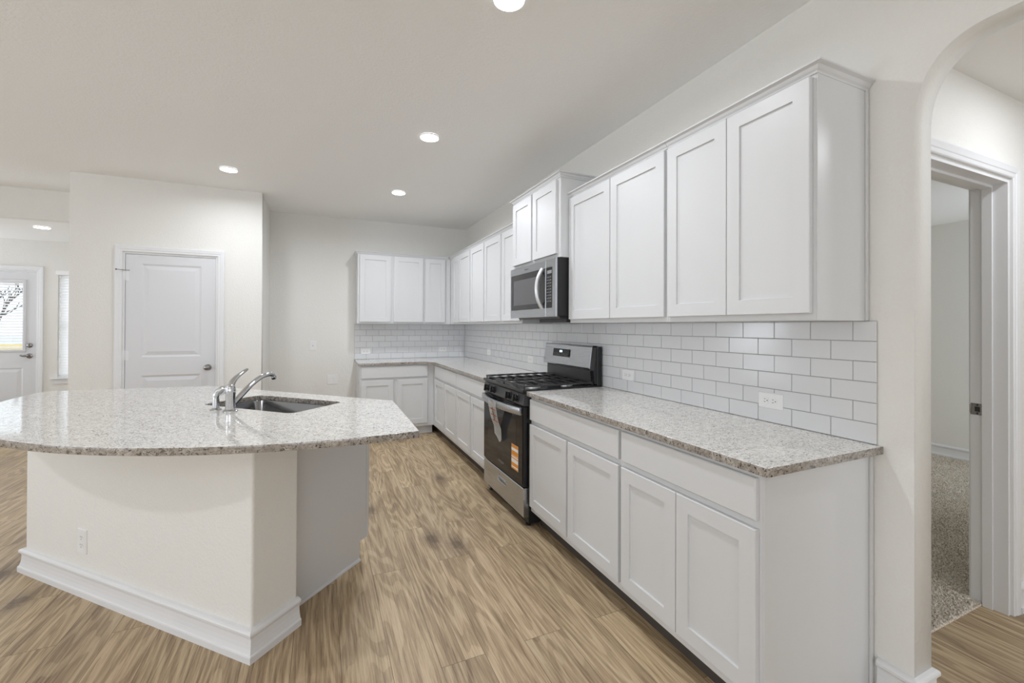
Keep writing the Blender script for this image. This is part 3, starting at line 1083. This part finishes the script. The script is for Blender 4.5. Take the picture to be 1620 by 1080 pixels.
# ---------------------------------------------------------------- tile backsplash
TP, TZ = 0.1585, 0.0770
def tiles(name, length, label, first_half, fn, x_end=0.0):
    r = empty(name, (0, 0, 0))
    tag(r, label, 'backsplash')
    bm = bmesh.new()
    def q(a0, a1, z0, z1, d0, d1):
        P = [fn(a, z, d) for (a, z, d) in ((a0,z0,d0),(a1,z0,d0),(a1,z1,d0),(a0,z1,d0),(a0,z0,d1),(a1,z0,d1),(a1,z1,d1),(a0,z1,d1))]
        vs = [bm.verts.new(p) for p in P]
        for f in ((0,1,2,3),(4,7,6,5),(0,4,5,1),(1,5,6,2),(2,6,7,3),(3,7,4,0)):
            bm.faces.new([vs[i] for i in f])
    q(0.003, length, 0.9145, 1.3765, 0.0005, 0.0065)
    obj('grout', bm, GROUT, r)
    bm = bmesh.new()
    g = 0.0013
    rr = random.Random(5)
    for row in range(6):
        z0 = 0.9150+row*TZ
        z1 = min(z0+TZ, 1.3765)
        half = (row % 2 == 1) if first_half else (row % 2 == 0)
        a = -TP/2 if half else 0.0
        while a < length-0.004:
            a0, a1 = max(a, 0.0)+g, min(a+TP, length)-g
            a += TP
            if a1-a0 < 0.006: continue
            zz0, zz1 = z0+g, z1-g
            b_ = 0.0018
            t0, t1, t2 = 0.005, 0.0082+rr.uniform(-.0002, .0002), 0.0094+rr.uniform(-.0003, .0003)
            rings = [[fn(*p) for p in ((a0,zz0,t0),(a1,zz0,t0),(a1,zz1,t0),(a0,zz1,t0))],
                     [fn(*p) for p in ((a0,zz0,t1),(a1,zz0,t1),(a1,zz1,t1),(a0,zz1,t1))],
                     [fn(*p) for p in ((a0+b_,zz0+b_,t2),(a1-b_,zz0+b_,t2),(a1-b_,zz1-b_,t2),(a0+b_,zz1-b_,t2))]]
            add_ring(bm, rings)
    obj('tiles', bm, TILE, r)
    return r
TE = 0.9135
tiles('tile_backsplash', BACK-0.0005-TE, 'glossy white subway tile backsplash along the right wall', True, lambda a, z, d: (-d, TE+a, z))
tiles('tile_backsplash', 1.505-0.011, 'glossy white subway tile backsplash on the back wall under the corner cabinets', False, lambda a, z, d: (-0.0105-a, BACK-d, z))

# ---------------------------------------------------------------- outlets and switch plates
def plate(name, label, cat, group, loc, rz, w, h, kind='outlet', horiz=False, t=0.006):
    """faces -y in local axes, centred on loc, back on y=0"""
    r = empty(name, loc, rz)
    tag(r, label, cat, group)
    bm = bmesh.new()
    add_slab(bm, -w/2, w/2, -h/2, h/2, -0.0002, t, bev=0.003)
    obj('cover_plate', bm, PLASTIC, r)
    yf = -t-0.0002
    if kind == 'outlet':
        for s in (-1, 1):
            cx, cz = (s*0.0195, 0) if horiz else (0, s*0.0195)
            bm = bmesh.new()
            a, b = (0.0135, 0.0165) if not horiz else (0.0135, 0.0165)
            pts = []
            for k in range(20):
                th = 2*PI*k/20
                px, pz = 0.0172*math.cos(th), 0.0172*math.sin(th)
                if horiz: px = max(-0.0135, min(0.0135, px))
                else: pz = max(-0.0135, min(0.0135, pz))
                pts.append((px, pz))
            add_ring(bm, [[(cx+x, yf+0.0002, cz+z) for x, z in pts], [(cx+x, yf-0.0014, cz+z) for x, z in pts]])
            f = obj('receptacle', bm, PLASTIC, r)
            bm = bmesh.new()
            yy = yf-0.0017
            for (ux, uz, hw, hh) in ((-0.0064, 0.004, 0.0011, 0.0042), (0.0064, 0.004, 0.0011, 0.0036), (0, -0.0075, 0.0022, 0.0022)):
                if horiz: X, Z, HW, HH = uz*-1, ux, hh, hw
                else: X, Z, HW, HH = ux, uz, hw, hh
                add_box(bm, cx+X-HW, cx+X+HW, yy, yy+0.0006, cz+Z-HH, cz+Z+HH)
            obj('slots', bm, SLOT, f)
    elif kind == 'coax':
        bm = bmesh.new()
        add_lathe(bm, [(0.0005, 0), (0.006, 0), (0.006, 0.004), (0.0045, 0.004), (0.0045, 0.010), (0.0005, 0.010)], (0, yf, 0), (0, -1, 0), 12)
        obj('jack', bm, NICKEL, r)
    elif kind == 'switch2':
        for s in (-1, 1):
            bm = box(s*0.023-0.0165, s*0.023+0.0165, yf-0.003, yf+0.0002, -0.033, 0.033)
            obj('rocker', bm, PLASTIC, r, bevel=0.001)
    for (dx, dz) in ([(0, 0)] if kind == 'outlet' else [(0, 0.042), (0, -0.042)]):
        bm = bmesh.new()
        add_lathe(bm, [(0.0004, 0), (0.0028, 0), (0.002, 0.0008), (0.0004, 0.0008)], (dx, yf, dz), (0, -1, 0), 10)
        obj('screw', bm, PLASTIC, r)
    return r
plate('electrical_outlet', 'white horizontal outlet in the tiles nearest the arch end of the counter', 'outlet', 'backsplash outlets', (-0.0094, 1.326, 1.014), ROT_R, 0.116, 0.072, horiz=True)
plate('electrical_outlet', 'white horizontal outlet in the tiles close to the right side of the range', 'outlet', 'backsplash outlets', (-0.0094, 2.330, 1.028), ROT_R, 0.116, 0.072, horiz=True)
plate('electrical_outlet', 'white outlet in the right-wall tiles just behind the left of the range', 'outlet', 'backsplash outlets', (-0.0094, 3.80, 1.028), ROT_R, 0.116, 0.072, horiz=True)
plate('electrical_outlet', 'white outlet in the right-wall tiles far back near the corner', 'outlet', 'backsplash outlets', (-0.0094, 4.95, 1.035), ROT_R, 0.116, 0.072, horiz=True)
plate('electrical_outlet', 'white outlet at the left end of the back-wall tiles', 'outlet', 'backsplash outlets', (-1.365, BACK-0.0094, 1.016), 0, 0.116, 0.072, horiz=True)
plate('electrical_outlet', 'white outlet in the back-wall tiles beside the inner corner', 'outlet', 'backsplash outlets', (-0.33, BACK-0.0094, 1.030), 0, 0.116, 0.072, horiz=True)
plate('wall_jack', 'small white jack plate, higher of two plates on the bare back wall', 'wall plate', None, (-1.995, BACK, 1.100), 0, 0.074, 0.118, 'coax')
plate('wall_switch', 'white double-gang plate, lower of two plates on the bare back wall', 'wall plate', None, (-1.766, BACK, 0.666), 0, 0.122, 0.120, 'switch2')

# ---------------------------------------------------------------- island
IS_LOC, IS_RZ = (-2.07, 3.165, 0), -PI/4
isl = empty('kitchen_island', IS_LOC, IS_RZ)
tag(isl, 'angled kitchen island with painted drywall front and grey-white end panel', 'island')
S0, S1, T0, T1 = -0.985, 0.752, -0.866, -0.640
bm = box(S0, S1, T0, T1, 0.0005, 0.8835)
# rounded drywall corners
vert_e = [ed for ed in bm.edges if abs(ed.verts[0].co.z-ed.verts[1].co.z) > 0.5]
bmesh.ops.bevel(bm, geom=vert_e, offset=0.012, segments=6, profile=0.5, affect='EDGES')
obj('knee_wall', bm, WALL, isl)
bm = bmesh.new()
add_sweep(bm, [(S0, T1), (S0, T0), (S1, T0), (S1, T1)], [(o*1.15, w*0.97) for o, w in BBP], XY)
obj('baseboard', bm, TRIM, isl)
bm = bmesh.new()
xa, xb, ya, yb = S0+0.03, 0.646, T1+0.0005, -0.060
add_box(bm, xa, xb, ya, yb, 0.110, 0.128)
add_box(bm, xa, xa+0.018, ya, yb, 0.1281, 0.8835)
add_box(bm, xb-0.018, xb, ya, yb, 0.1281, 0.8835)
add_box(bm, xa+0.0181, xb-0.0181, ya, ya+0.012, 0.1281, 0.8835)
add_box(bm, -0.20, -0.182, ya+0.0121, yb, 0.1281, 0.8835)
obj('cabinet_body', bm, CAB, isl)
obj('toe_kick', box(S0+0.05, 0.646, T1+0.0005, -0.115, 0.0006, 0.1095), CAB, isl)
bm = bmesh.new()
add_box(bm, 0.6462, 0.650, T1+0.0006, -0.061, 0.0006, 0.8834)
o = obj('end_panel', bm, CAB, isl)
# cut the toe-kick notch out of the panel's front foot
me = o.data
bm = bmesh.new(); add_box(bm, 0.6462, 0.650, T1+0.0006, -0.115, 0.0006, 0.110); add_box(bm, 0.6462, 0.650, T1+0.0006, -0.061, 0.1101, 0.8834)
bm.to_mesh(me); bm.free()
bm = bmesh.new()
add_sweep(bm, [(0.6502, T1+0.001), (0.6502, -0.115)], [(0, 0.0006), (0.011, 0.0006), (0.010, 0.008), (0.006, 0.014), (0, 0.015)], XY)
obj('shoe_moulding', bm, CAB, isl)
obj('face_frame', box(S0+0.03, 0.651, -0.0598, -0.042, 0.110, 0.8835), CAB, isl)
xs = [(-0.93, -0.48), (-0.47, -0.11), (-0.09, 0.27), (0.28, 0.64)]
for a, b in xs:
    bm = bmesh.new()
    # front faces +t : build facing -y then mirror
    add_slab(bm, a, b, DB, DT, 0, 0.019, rects=[(a+RAIL, b-RAIL, DB+RAIL, DT-RAIL)], steps=SHAKER)
    for v in bm.verts: v.co.y = -v.co.y - 0.0415
    obj('door', bm, CAB, isl)
for a, b in ((-0.93, -0.48), (-0.47, 0.64)):
    bm = bmesh.new()
    add_slab(bm, a, b, RB, RT, 0, 0.019, bev=0.003)
    for v in bm.verts: v.co.y = -v.co.y - 0.0415
    obj('drawer_front', bm, CAB, isl)

# island top: clipped ends and one long circular front edge
RAD = 1.796
scx, stc = -0.08, -1.288+RAD
A0 = math.asin(1.431/RAD)
arc = []
for k in range(0, 49):
    a = A0 - 2*A0*k/48
    arc.append((scx+RAD*math.sin(a), stc-RAD*math.cos(a)))
OUT = [(-0.80, -0.006), (0.80, -0.012)] + arc
OUT = OUT[::-1]
HS0, HS1, HT0, HT1 = -0.095, 0.568, -0.515, -0.158
hole = rounded([(HS0, HT0), (HS1, HT0), (HS1, HT1), (HS0, HT1)], 0.05)
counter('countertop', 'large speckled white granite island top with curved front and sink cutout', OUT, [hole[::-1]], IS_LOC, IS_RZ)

# sink (undermount)
sk = empty('kitchen_sink', (-2.07, 3.165, 0.8835), IS_RZ)
tag(sk, 'stainless steel undermount sink set into the island countertop', 'sink')
bm = bmesh.new()
def rr_ring(ins, z, rad):
    pts = rounded([(HS0+ins, HT0+ins), (HS1-ins, HT0+ins), (HS1-ins, HT1-ins), (HS0+ins, HT1-ins)], rad)
    return [(x, y, z) for x, y in pts]
rings = [rr_ring(-0.018, -0.0005, 0.06), rr_ring(-0.004, -0.0005, 0.05), rr_ring(-0.002, -0.004, 0.05), rr_ring(0.006, -0.15, 0.055), rr_ring(0.014, -0.175, 0.06), rr_ring(0.035, -0.186, 0.06), rr_ring(0.10, -0.190, 0.06)]
add_ring(bm, rings, cap0=False)
obj('basin', bm, SINKM, sk, smooth=True)
bm = bmesh.new()
add_lathe(bm, [(0.001, 0), (0.052, 0), (0.056, 0.002), (0.052, 0.004), (0.036, 0.001), (0.001, 0.001)], ((HS0+HS1)/2, (HT0+HT1)/2, -0.1895))
obj('drain', bm, CHROME, sk, smooth=True)

# faucet: local frame of island
fa = empty('kitchen_faucet', (-2.07+(0.235-0.588)/R2, 3.165+(-0.588-0.235)/R2, 0.9142), IS_RZ)
tag(fa, 'polished chrome single-lever faucet standing behind the island sink', 'faucet')
bm = bmesh.new()
add_lathe(bm, [(0.001, 0), (0.034, 0), (0.034, 0.004), (0.028, 0.009), (0.022, 0.012), (0.022, 0.085), (0.0235, 0.088), (0.0235, 0.112), (0.022, 0.118), (0.021, 0.128), (0.014, 0.138), (0.001, 0.140)])
obj('body', bm, CHROME, fa, smooth=True)
bm = bmesh.new()
pts = bez((0, 0.012, 0.035), (0, 0.075, 0.085), (0, 0.14, 0.165), (0, 0.225, 0.166), 16) + [Vector((0, 0.245, 0.160)), Vector((0, 0.250, 0.148))]
add_tube(bm, pts, [0.014]*8 + [0.013]*5 + [0.0125]*6, 14)
obj('spout', bm, CHROME, fa, smooth=True)
bm = bmesh.new()
add_lathe(bm, [(0.001, 0), (0.0135, 0), (0.0135, 0.014), (0.011, 0.018), (0.001, 0.018)], (0, 0.249, 0.152), (0, 0.25, -1), 14)
obj('aerator', bm, CHROME, fa, smooth=True)
bm = bmesh.new()
pts = bez((0, 0.0, 0.125), (0, 0.012, 0.165), (0.004, 0.05, 0.185), (0.006, 0.088, 0.207), 10)
add_tube(bm, pts, [0.016, 0.0155, 0.0145, 0.013, 0.0115, 0.0105, 0.0095, 0.009, 0.0085, 0.008, 0.005], 12, sx=1.15)
obj('lever_handle', bm, CHROME, fa, smooth=True)

sp = empty('side_sprayer', (-2.07+(0.132-0.592)/R2, 3.165+(-0.592-0.132)/R2, 0.9142), IS_RZ)
tag(sp, 'short chrome pull-out side sprayer left of the island faucet', 'sprayer')
bm = bmesh.new()
add_lathe(bm, [(0.001, 0), (0.027, 0), (0.027, 0.003), (0.020, 0.008), (0.0155, 0.011), (0.0155, 0.058), (0.001, 0.058)])
obj('holder', bm, CHROME, sp, smooth=True)
bm = bmesh.new()
pts = [(0, 0, 0.050), (0, 0, 0.072), (0.006, 0.006, 0.092), (0.024, 0.018, 0.108), (0.048, 0.032, 0.112), (0.062, 0.040, 0.110)]
add_tube(bm, pts, [0.0135, 0.0145, 0.0155, 0.0150, 0.012, 0.011], 14)
obj('spray_head', bm, CHROME, sp, smooth=True)
bm = bmesh.new()
add_tube(bm, [(0.012, 0.012, 0.076), (0.026, 0.020, 0.084), (0.040, 0.030, 0.094)], [0.004, 0.005, 0.004], 8)
obj('trigger', bm, CHROME, sp, smooth=True)

# outlet on the knee wall
co, si = math.cos(IS_RZ), math.sin(IS_RZ)
ox, oy = -0.437, T0
plate('electrical_outlet', 'white upright duplex outlet on the island front wall', 'outlet', None, (-2.07+co*ox-si*oy, 3.165+si*ox+co*oy, 0.262), IS_RZ, 0.076, 0.122)

# ---------------------------------------------------------------- gas range
RW = 0.768
rg = empty('gas_range', (0, 3.374, 0), ROT_R)     # local x 0..RW from far to near, y=0 wall, front -y
tag(rg, 'freestanding stainless and black gas range between the base cabinets', 'range')
FX = 0.655
bm = bmesh.new()
add_box(bm, 0.0015, RW-0.0015, -0.615, -0.020, 0.022, 0.9045)
obj('body', bm, BLACKM, rg, bevel=0.002, seg=1)
for x in (0.04, RW-0.04):
    for y in (-0.60, -0.06):
        bm = bmesh.new()
        add_lathe(bm, [(0.001, 0), (0.018, 0), (0.018, 0.01), (0.010, 0.014), (0.010, 0.023), (0.001, 0.023)], (x, y, 0.0005), n=14)
        obj('foot', bm, BLACKM, rg)
# storage drawer
bm = bmesh.new()
add_slab(bm, 0.004, RW-0.004, 0.068, 0.262, -0.6155, FX-0.6155, rects=[(RW/2-0.085, RW/2+0.085, 0.178, 0.212)], steps=[(0.002, 0.003), (0.006, 0.012), (0.007, 0.012)], bev=0.004)
dr = obj('storage_drawer', bm, STEEL, rg)
bm = bmesh.new()
add_tube(bm, [(RW/2-0.080, -FX-0.001, 0.212), (RW/2+0.080, -FX-0.001, 0.212)], 0.004, 8)
obj('drawer_pull', bm, STEEL, dr, smooth=True)
# oven door
bm = bmesh.new()
add_slab(bm, 0.004, RW-0.004, 0.270, 0.808, -0.6155, FX-0.6155, bev=0.004)
od = obj('oven_door', bm, BLACK, rg)
bm = bmesh.new()
add_slab(bm, 0.012, RW-0.012, 0.285, 0.795, -FX-0.0004, 0.004, bev=0.002)
obj('door_glass', bm, GLASSB, od)
bm = bmesh.new()
add_slab(bm, 0.11, RW-0.11, 0.40, 0.70, -FX-0.0045, 0.0006, bev=0.0002)
obj('window_pane', bm, plain('oven_window', (40, 40, 43), 0.06, spec=0.35), od)
# strap handle, bowed out in plan
bm = bmesh.new()
path, n = [], 20
for k in range(n+1):
    x = 0.018 + (RW-0.036)*k/n
    u = (k/n-0.5)*2
    path.append((x, -(FX+0.012+0.045*(1-u*u))))
add_sweep(bm, path, [(0.0, 0.752), (0.010, 0.754), (0.0135, 0.762), (0.0135, 0.795), (0.010, 0.803), (0.0, 0.805), (-0.004, 0.800), (-0.004, 0.757)], XY)
obj('oven_handle', bm, STEEL, od, smooth=True)
for x in (0.028, RW-0.028):
    obj('handle_bracket', box(x-0.010, x+0.010, -FX-0.018, -FX-0.0043, 0.762, 0.796), BLACK, od)
text_mesh('oven_logo', 'Whirlpool', 0.024, plain('logo_silver', (170, 170, 172), 0.3, 0.7), od, Matrix.Translation((RW/2, -FX-0.0052, 0.335)) @ FRONT)
# orange and white sticker at lower right of door glass
stc_ = obj('safety_sticker', box(0.578, 0.692, -FX-0.0052, -FX-0.0046, 0.352, 0.524), PAPER, od)
stc_['label'] = 'orange and white safety sticker'
bm = bmesh.new()
for z0, z1 in ((0.352, 0.363), (0.372, 0.398), (0.423, 0.432), (0.440, 0.446), (0.448, 0.480), (0.500, 0.524)):
    add_box(bm, 0.5785, 0.6915, -FX-0.0056, -FX-0.00525, z0+0.0005, z1-0.0005)
obj('orange_band', bm, ORANGE, stc_)
# control panel
bm = bmesh.new()
ring = []
for x in (0.002, RW-0.002):
    ring.append([(x, -0.6156, 0.815), (x, -FX, 0.815), (x, -FX-0.004, 0.822), (x, -FX+0.006, 0.890), (x, -FX+0.012, 0.898), (x, -0.6156, 0.898)])
add_ring(bm, ring)
cp = obj('control_panel', bm, CHAR, rg)
bm = bmesh.new()
add_lathe(bm, [(0.001, 0), (0.028, 0), (0.028, 0.004), (0.023, 0.007), (0.021, 0.022), (0.018, 0.026), (0.001, 0.026)], (0, 0, 0), (0, -1, 0), 20)
add_box(bm, -0.007, 0.007, -0.040, -0.024, -0.024, 0.024)
knob = obj('control_knob', bm, BLACK, rg)
for i, x in enumerate((0.105, 0.235, 0.535, 0.665)):
    k = knob if i == 0 else knob.copy()
    if i: COL.objects.link(k)
    k.location = (x, -FX+0.0015, 0.856)
    k.rotation_euler = (-0.13, 0, 0)
# cooktop with raised rim
bm = bmesh.new()
add_slab(bm, 0.0, RW, 0.0, 0.595, 0.0, 0.020, rects=[(0.02, RW-0.02, 0.02, 0.585)], steps=[(0.006, 0.009), (0.02, 0.012)], bev=0.004)
for v in bm.verts:
    x, y, z = v.co
    v.co = (x, -0.662+z, 0.9050-y+0.0)
obj('cooktop', bm, BLACK, rg, smooth=True)
ZT = 0.9135
burn = [(0.19, -0.50, 0.040), (0.19, -0.21, 0.034), (0.58, -0.50, 0.046), (0.58, -0.21, 0.030)]
for x, y, r_ in burn:
    bm = bmesh.new()
    add_lathe(bm, [(0.001, 0), (r_+0.018, 0), (r_+0.016, 0.004), (r_+0.006, 0.007), (r_+0.004, 0.016), (r_-0.004, 0.018), (0.001, 0.018)], (x, y, ZT-0.0015))
    b_ = obj('burner', bm, ALU, rg, smooth=True)
    bm = bmesh.new()
    add_lathe(bm, [(0.001, 0), (r_-0.002, 0), (r_, 0.003), (r_-0.001, 0.008), (r_-0.006, 0.010), (0.001, 0.010)], (x, y, ZT+0.0168))
    obj('burner_cap', bm, BLACK, b_, smooth=True)
def grate(x0, x1, y0, y1):
    bm = bmesh.new()
    zt, zb, w = 0.950, 0.938, 0.0055
    bars = [(x0, x1, y0, y0+2*w), (x0, x1, y1-2*w, y1), (x0, x0+2*w, y0+2*w, y1-2*w), (x1-2*w, x1, y0+2*w, y1-2*w)]
    for a in bars: add_box(bm, a[0], a[1], a[2], a[3], zb, zt)
    ym = (y0+y1)/2
    for k in range(1, 7):
        yy = y0 + (y1-y0)*k/7
        add_box(bm, x0+2*w, x1-2*w, yy-w*0.6, yy+w*0.6, zb+0.004, zt+0.0005)
    xm = (x0+x1)/2
    for (p, q) in ((y0+2*w, y1-2*w),):
        add_box(bm, xm-w*0.8, xm+w*0.8, p, q, zb+0.001, zt+0.001)
    for x in (x0+0.006, x1-0.006):
        for y in (y0+0.006, ym, y1-0.006):
            add_ring(bm, [[(x-.005, y-.005, zb+.001), (x+.005, y-.005, zb+.001), (x+.005, y+.005, zb+.001), (x-.005, y+.005, zb+.001)],
                          [(x-.003, y-.003, ZT+0.0060), (x+.003, y-.003, ZT+0.0060), (x+.003, y+.003, ZT+0.0060), (x-.003, y+.003, ZT+0.0060)]])
    return obj('grate', bm, IRON, rg)
grate(0.020, RW/2-0.002, -0.645, -0.085)
grate(RW/2+0.002, RW-0.020, -0.645, -0.085)
# back guard: dark riser + tilted stainless panel with black end caps
bm = bmesh.new()
add_box(bm, 0.004, RW-0.004, -0.060, -0.020, 0.9055, 1.205)
bgd = obj('back_guard', bm, BLACK, rg, bevel=0.003)
bm = bmesh.new()
ring = []
for x in (0.012, RW-0.045):
    ring.append([(x, -0.0605, 0.925), (x, -0.064, 0.925), (x, -0.064, 1.022), (x, -0.0605, 1.022)])
add_ring(bm, ring)
obj('riser', bm, CHAR, bgd)
bm = bmesh.new()
ring = []
for x in (0.004, RW-0.050):
    ring.append([(x, -0.0605, 1.035), (x, -0.096, 1.038), (x, -0.100, 1.046), (x, -0.078, 1.198), (x, -0.074, 1.207), (x, -0.0605, 1.208)])
add_ring(bm, ring)
obj('console', bm, STEEL, bgd, bevel=0.002)
bm = bmesh.new()
ring = []
for x in (RW-0.0495, RW-0.004):
    ring.append([(x, -0.0605, 0.93), (x, -0.085, 0.935), (x, -0.094, 1.03), (x, -0.076, 1.200), (x, -0.070, 1.210), (x, -0.0605, 1.212)])
add_ring(bm, ring)
obj('end_cap', bm, BLACK, bgd, bevel=0.002)
# display set on the tilted console
tilt = math.atan2(0.022, 0.152)
disp = empty('display', (0.297, -0.0902, 1.138), 0)
disp.parent = bgd
disp.rotation_euler = (-tilt, 0, 0)
bm = box(-0.125, 0.125, -0.0045, -0.001, -0.031, 0.031)
dp = obj('display_panel', bm, GLASSB, disp)
obj('clock_readout', box(-0.020, 0.020, -0.0052, -0.00455, 0.003, 0.019), CLOCK, disp)
bm = bmesh.new()
for zz in (-0.008, -0.020):
    for k_ in range(-4, 5):
        if k_: add_box(bm, k_*0.024-0.005, k_*0.024+0.005, -0.0050, -0.00455, zz-0.002, zz+0.002)
obj('key_marks', bm, GREYTXT, disp)
# hang tag over the oven handle
tg = empty('paper_tag', (-FX-0.0, 3.374-0.373, 0.0), ROT_R)
tag(tg, 'white paper instruction tag hanging from the oven door handle', 'tag')
bm = bmesh.new()
hw = 0.078
prof = []
for k in range(13):
    z = 0.800 - 0.27*k/12
    yy = -(0.0745 if k < 2 else 0.0745 - 0.050*min(1, (k-2)/7)) - 0.006*math.sin(max(0, k-3)*0.5)
    prof.append((yy, z))
rows = []
for k, (yy, z) in enumerate(prof):
    cur = []
    for j in range(7):
        u = (j/6-0.5)*2
        xx = u*hw*(1 - 0.12*k/12) + (0.006*k/12)
        cur.append(bm.verts.new((xx, yy - 0.010*(u*u)*(k/12), z - (0.05*(1-abs(u-0.15)) if k == 12 else 0))))
    rows.append(cur)
for a, b in zip(rows, rows[1:]):
    for j in range(6):
        bm.faces.new((a[j], a[j+1], b[j+1], b[j]))
bmesh.ops.solidify(bm, geom=bm.faces[:], thickness=0.0006)
o = obj('sheet', bm, PAPER, tg, smooth=True)
bm = bmesh.new()
def prow(z):
    f = (0.800-z)/0.27*12
    k = min(int(f), 11)
    t_ = f-k
    return prof[k][0]*(1-t_)+prof[k+1][0]*t_ - 0.004
for z in (0.735, 0.690, 0.645):
    add_box(bm, -0.048, 0.066, prow(z)-0.0025, prow(z)-0.0020, z-0.0035, z+0.0035)
obj('orange_rules', bm, RUST, tg)
bm = bmesh.new()
for z in (0.740, 0.718, 0.700, 0.678, 0.660):
    add_box(bm, 0.001, 0.014, prow(z)-0.0034, prow(z)-0.0028, z-0.009, z+0.009)
obj('printed_column', bm, DARKTXT, tg)
bm = bmesh.new()
for i in range(11):
    z = 0.628-0.0085*i
    add_box(bm, -0.052, 0.052, prow(z)-0.0022, prow(z)-0.0018, z-0.0010, z+0.0010)
obj('small_print', bm, plain('faint_print', (188, 188, 190), 0.6), tg)

# ---------------------------------------------------------------- microwave
MW = 0.776
mw = empty('microwave', (0, 3.368, 0), ROT_R)
tag(mw, 'stainless over-the-range microwave mounted under the raised cabinet', 'microwave')
MZ0, MZ1, MF = 1.417, 1.8335, 0.400
bm = bmesh.new()
add_box(bm, 0.003, MW-0.002, -MF-0.007, -0.012, MZ0+0.010, MZ1)
obj('body', bm, BLACKM, mw, bevel=0.002, seg=1)
# front door, stainless with a dark glass window
dz0, dz1 = MZ0+0.004, MZ1-0.002
DWX = 0.628
WIN = (0.010, DWX-0.001, MZ0+0.062, MZ1-0.056)
bm = bmesh.new()
add_slab(bm, 0.0, DWX-0.001, dz0, dz1, -MF-0.0075, 0.0125, rects=[(0.012, DWX-0.006, MZ0+0.066, MZ1-0.060)], steps=[(0.0005, 0.003)], bev=0.003)
mdo = obj('door', bm, STEEL, mw)
bm = bmesh.new()
add_slab(bm, 0.0132, DWX-0.0072, MZ0+0.067, MZ1-0.061, -MF-0.0172, 0.0022, rects=[(0.060, DWX-0.10, MZ0+0.105, MZ1-0.105)], steps=[(0.0005, 0.0008)], bev=0.0005)
obj('window', bm, plain('microwave_glass', (46, 46, 48), 0.08), mdo)
bm = box(0.0615, DWX-0.1015, -MF-0.0189, -MF-0.0187, MZ0+0.1065, MZ1-0.1065)
obj('window_mesh', bm, plain('microwave_mesh', (92, 92, 94), 0.3), mdo)
bm = bmesh.new()
hz0, hz1 = MZ0+0.064, MZ1-0.062
pts = bez((DWX-0.050, -MF-0.018, hz0), (DWX-0.050, -MF-0.085, hz0+0.08), (DWX-0.050, -MF-0.085, hz1-0.08), (DWX-0.050, -MF-0.018, hz1), 18)
add_tube(bm, pts, 0.0150, 14, sx=0.9)
obj('door_handle', bm, plain('handle_satin', (222, 223, 225), 0.32, 0.6), mdo, smooth=True)
text_mesh('microwave_logo', 'Whirlpool', 0.016, plain('logo_grey', (110, 110, 112), 0.4), mdo, Matrix.Translation((0.31, -MF-0.0205, MZ1-0.032)) @ FRONT)
# right-hand control section
bm = bmesh.new()
add_slab(bm, DWX+0.0005, MW, dz0, dz1, -MF-0.0075, 0.0125, rects=[(DWX+0.004, MW-0.050, MZ0+0.066, MZ1-0.060)], steps=[(0.0005, 0.003)], bev=0.003)
cs = obj('control_surround', bm, STEEL, mw)
bm = box(DWX+0.0048, MW-0.0508, -MF-0.0186, -MF-0.0172, MZ0+0.067, MZ1-0.061)
ck = obj('keypad', bm, BLACK, cs)
obj('readout', box(DWX+0.020, MW-0.062, -MF-0.0192, -MF-0.0188, MZ1-0.105, MZ1-0.082), plain('readout_grey', (140, 142, 144), 0.3), ck)
bm = bmesh.new()
for i in range(9):
    for j in range(3):
        x = DWX+0.024+j*0.024
        z = MZ1-0.130-i*0.0215
        add_box(bm, x-0.0065, x+0.0065, -MF-0.0190, -MF-0.0187, z-0.0045, z+0.0045)
obj('key_print', bm, plain('key_grey', (120, 120, 122), 0.5), ck)
bm = bmesh.new()
ring = []
for x in (0.03, MW-0.06):
    ring.append([(x, -0.36, MZ0+0.0098), (x, -0.35, MZ0-0.006), (x, -0.05, MZ0-0.006), (x, -0.04, MZ0+0.0098)])
add_ring(bm, ring)
obj('underside_vent', bm, CHAR, mw)
obj('vent_filter', box(0.19, 0.62, -0.24, -0.08, MZ0-0.034, MZ0-0.0062), CHAR, mw)

# ---------------------------------------------------------------- outdoors seen through the back door
structure(obj('ground_outside', box(-40, 20, FAR+0.15, 80, -0.35, -0.15), PATIO))
o = obj('dry_lawn', box(-40, 15, 30, 45, -0.1499, -0.10), LAWN)
tag(o, 'strip of dry yellow lawn outside, seen through the door blinds', 'lawn', kind='stuff')
o = obj('street', box(-60, 25, 45.01, 75, -0.1499, -0.11), plain('pale_asphalt', (205, 212, 224), 0.9))
tag(o, 'pale blue-grey street beyond the dry lawn outside the back door', 'street')
tr = empty('bare_tree', (-9.3, 14.6, -0.15))
tag(tr, 'leafless tree outside behind the glass of the back door', 'tree')
bm = bmesh.new()
rt = random.Random(8)
def branch(p, d, l, r_, depth):
    q = p + d*l
    mid = p + d*l*0.5 + Vector((rt.uniform(-1, 1), rt.uniform(-1, 1), rt.uniform(-.3, .3)))*l*0.07
    add_tube(bm, [p, mid, q], [r_, r_*0.85, r_*0.7], 5)
    if depth <= 0: return
    for _ in range(3 if depth > 1 else 3):
        nd = (d + Vector((rt.uniform(-1, 1), rt.uniform(-1, 1), rt.uniform(-0.35, 0.7)))*0.75).normalized()
        branch(p + d*l*rt.uniform(0.55, 1.0), nd, l*rt.uniform(0.55, 0.8), r_*0.6, depth-1)
branch(Vector((0, 0, 0)), Vector((0.05, 0, 1)), 1.15, 0.06, 4)
obj('branches', bm, BARK, tr)
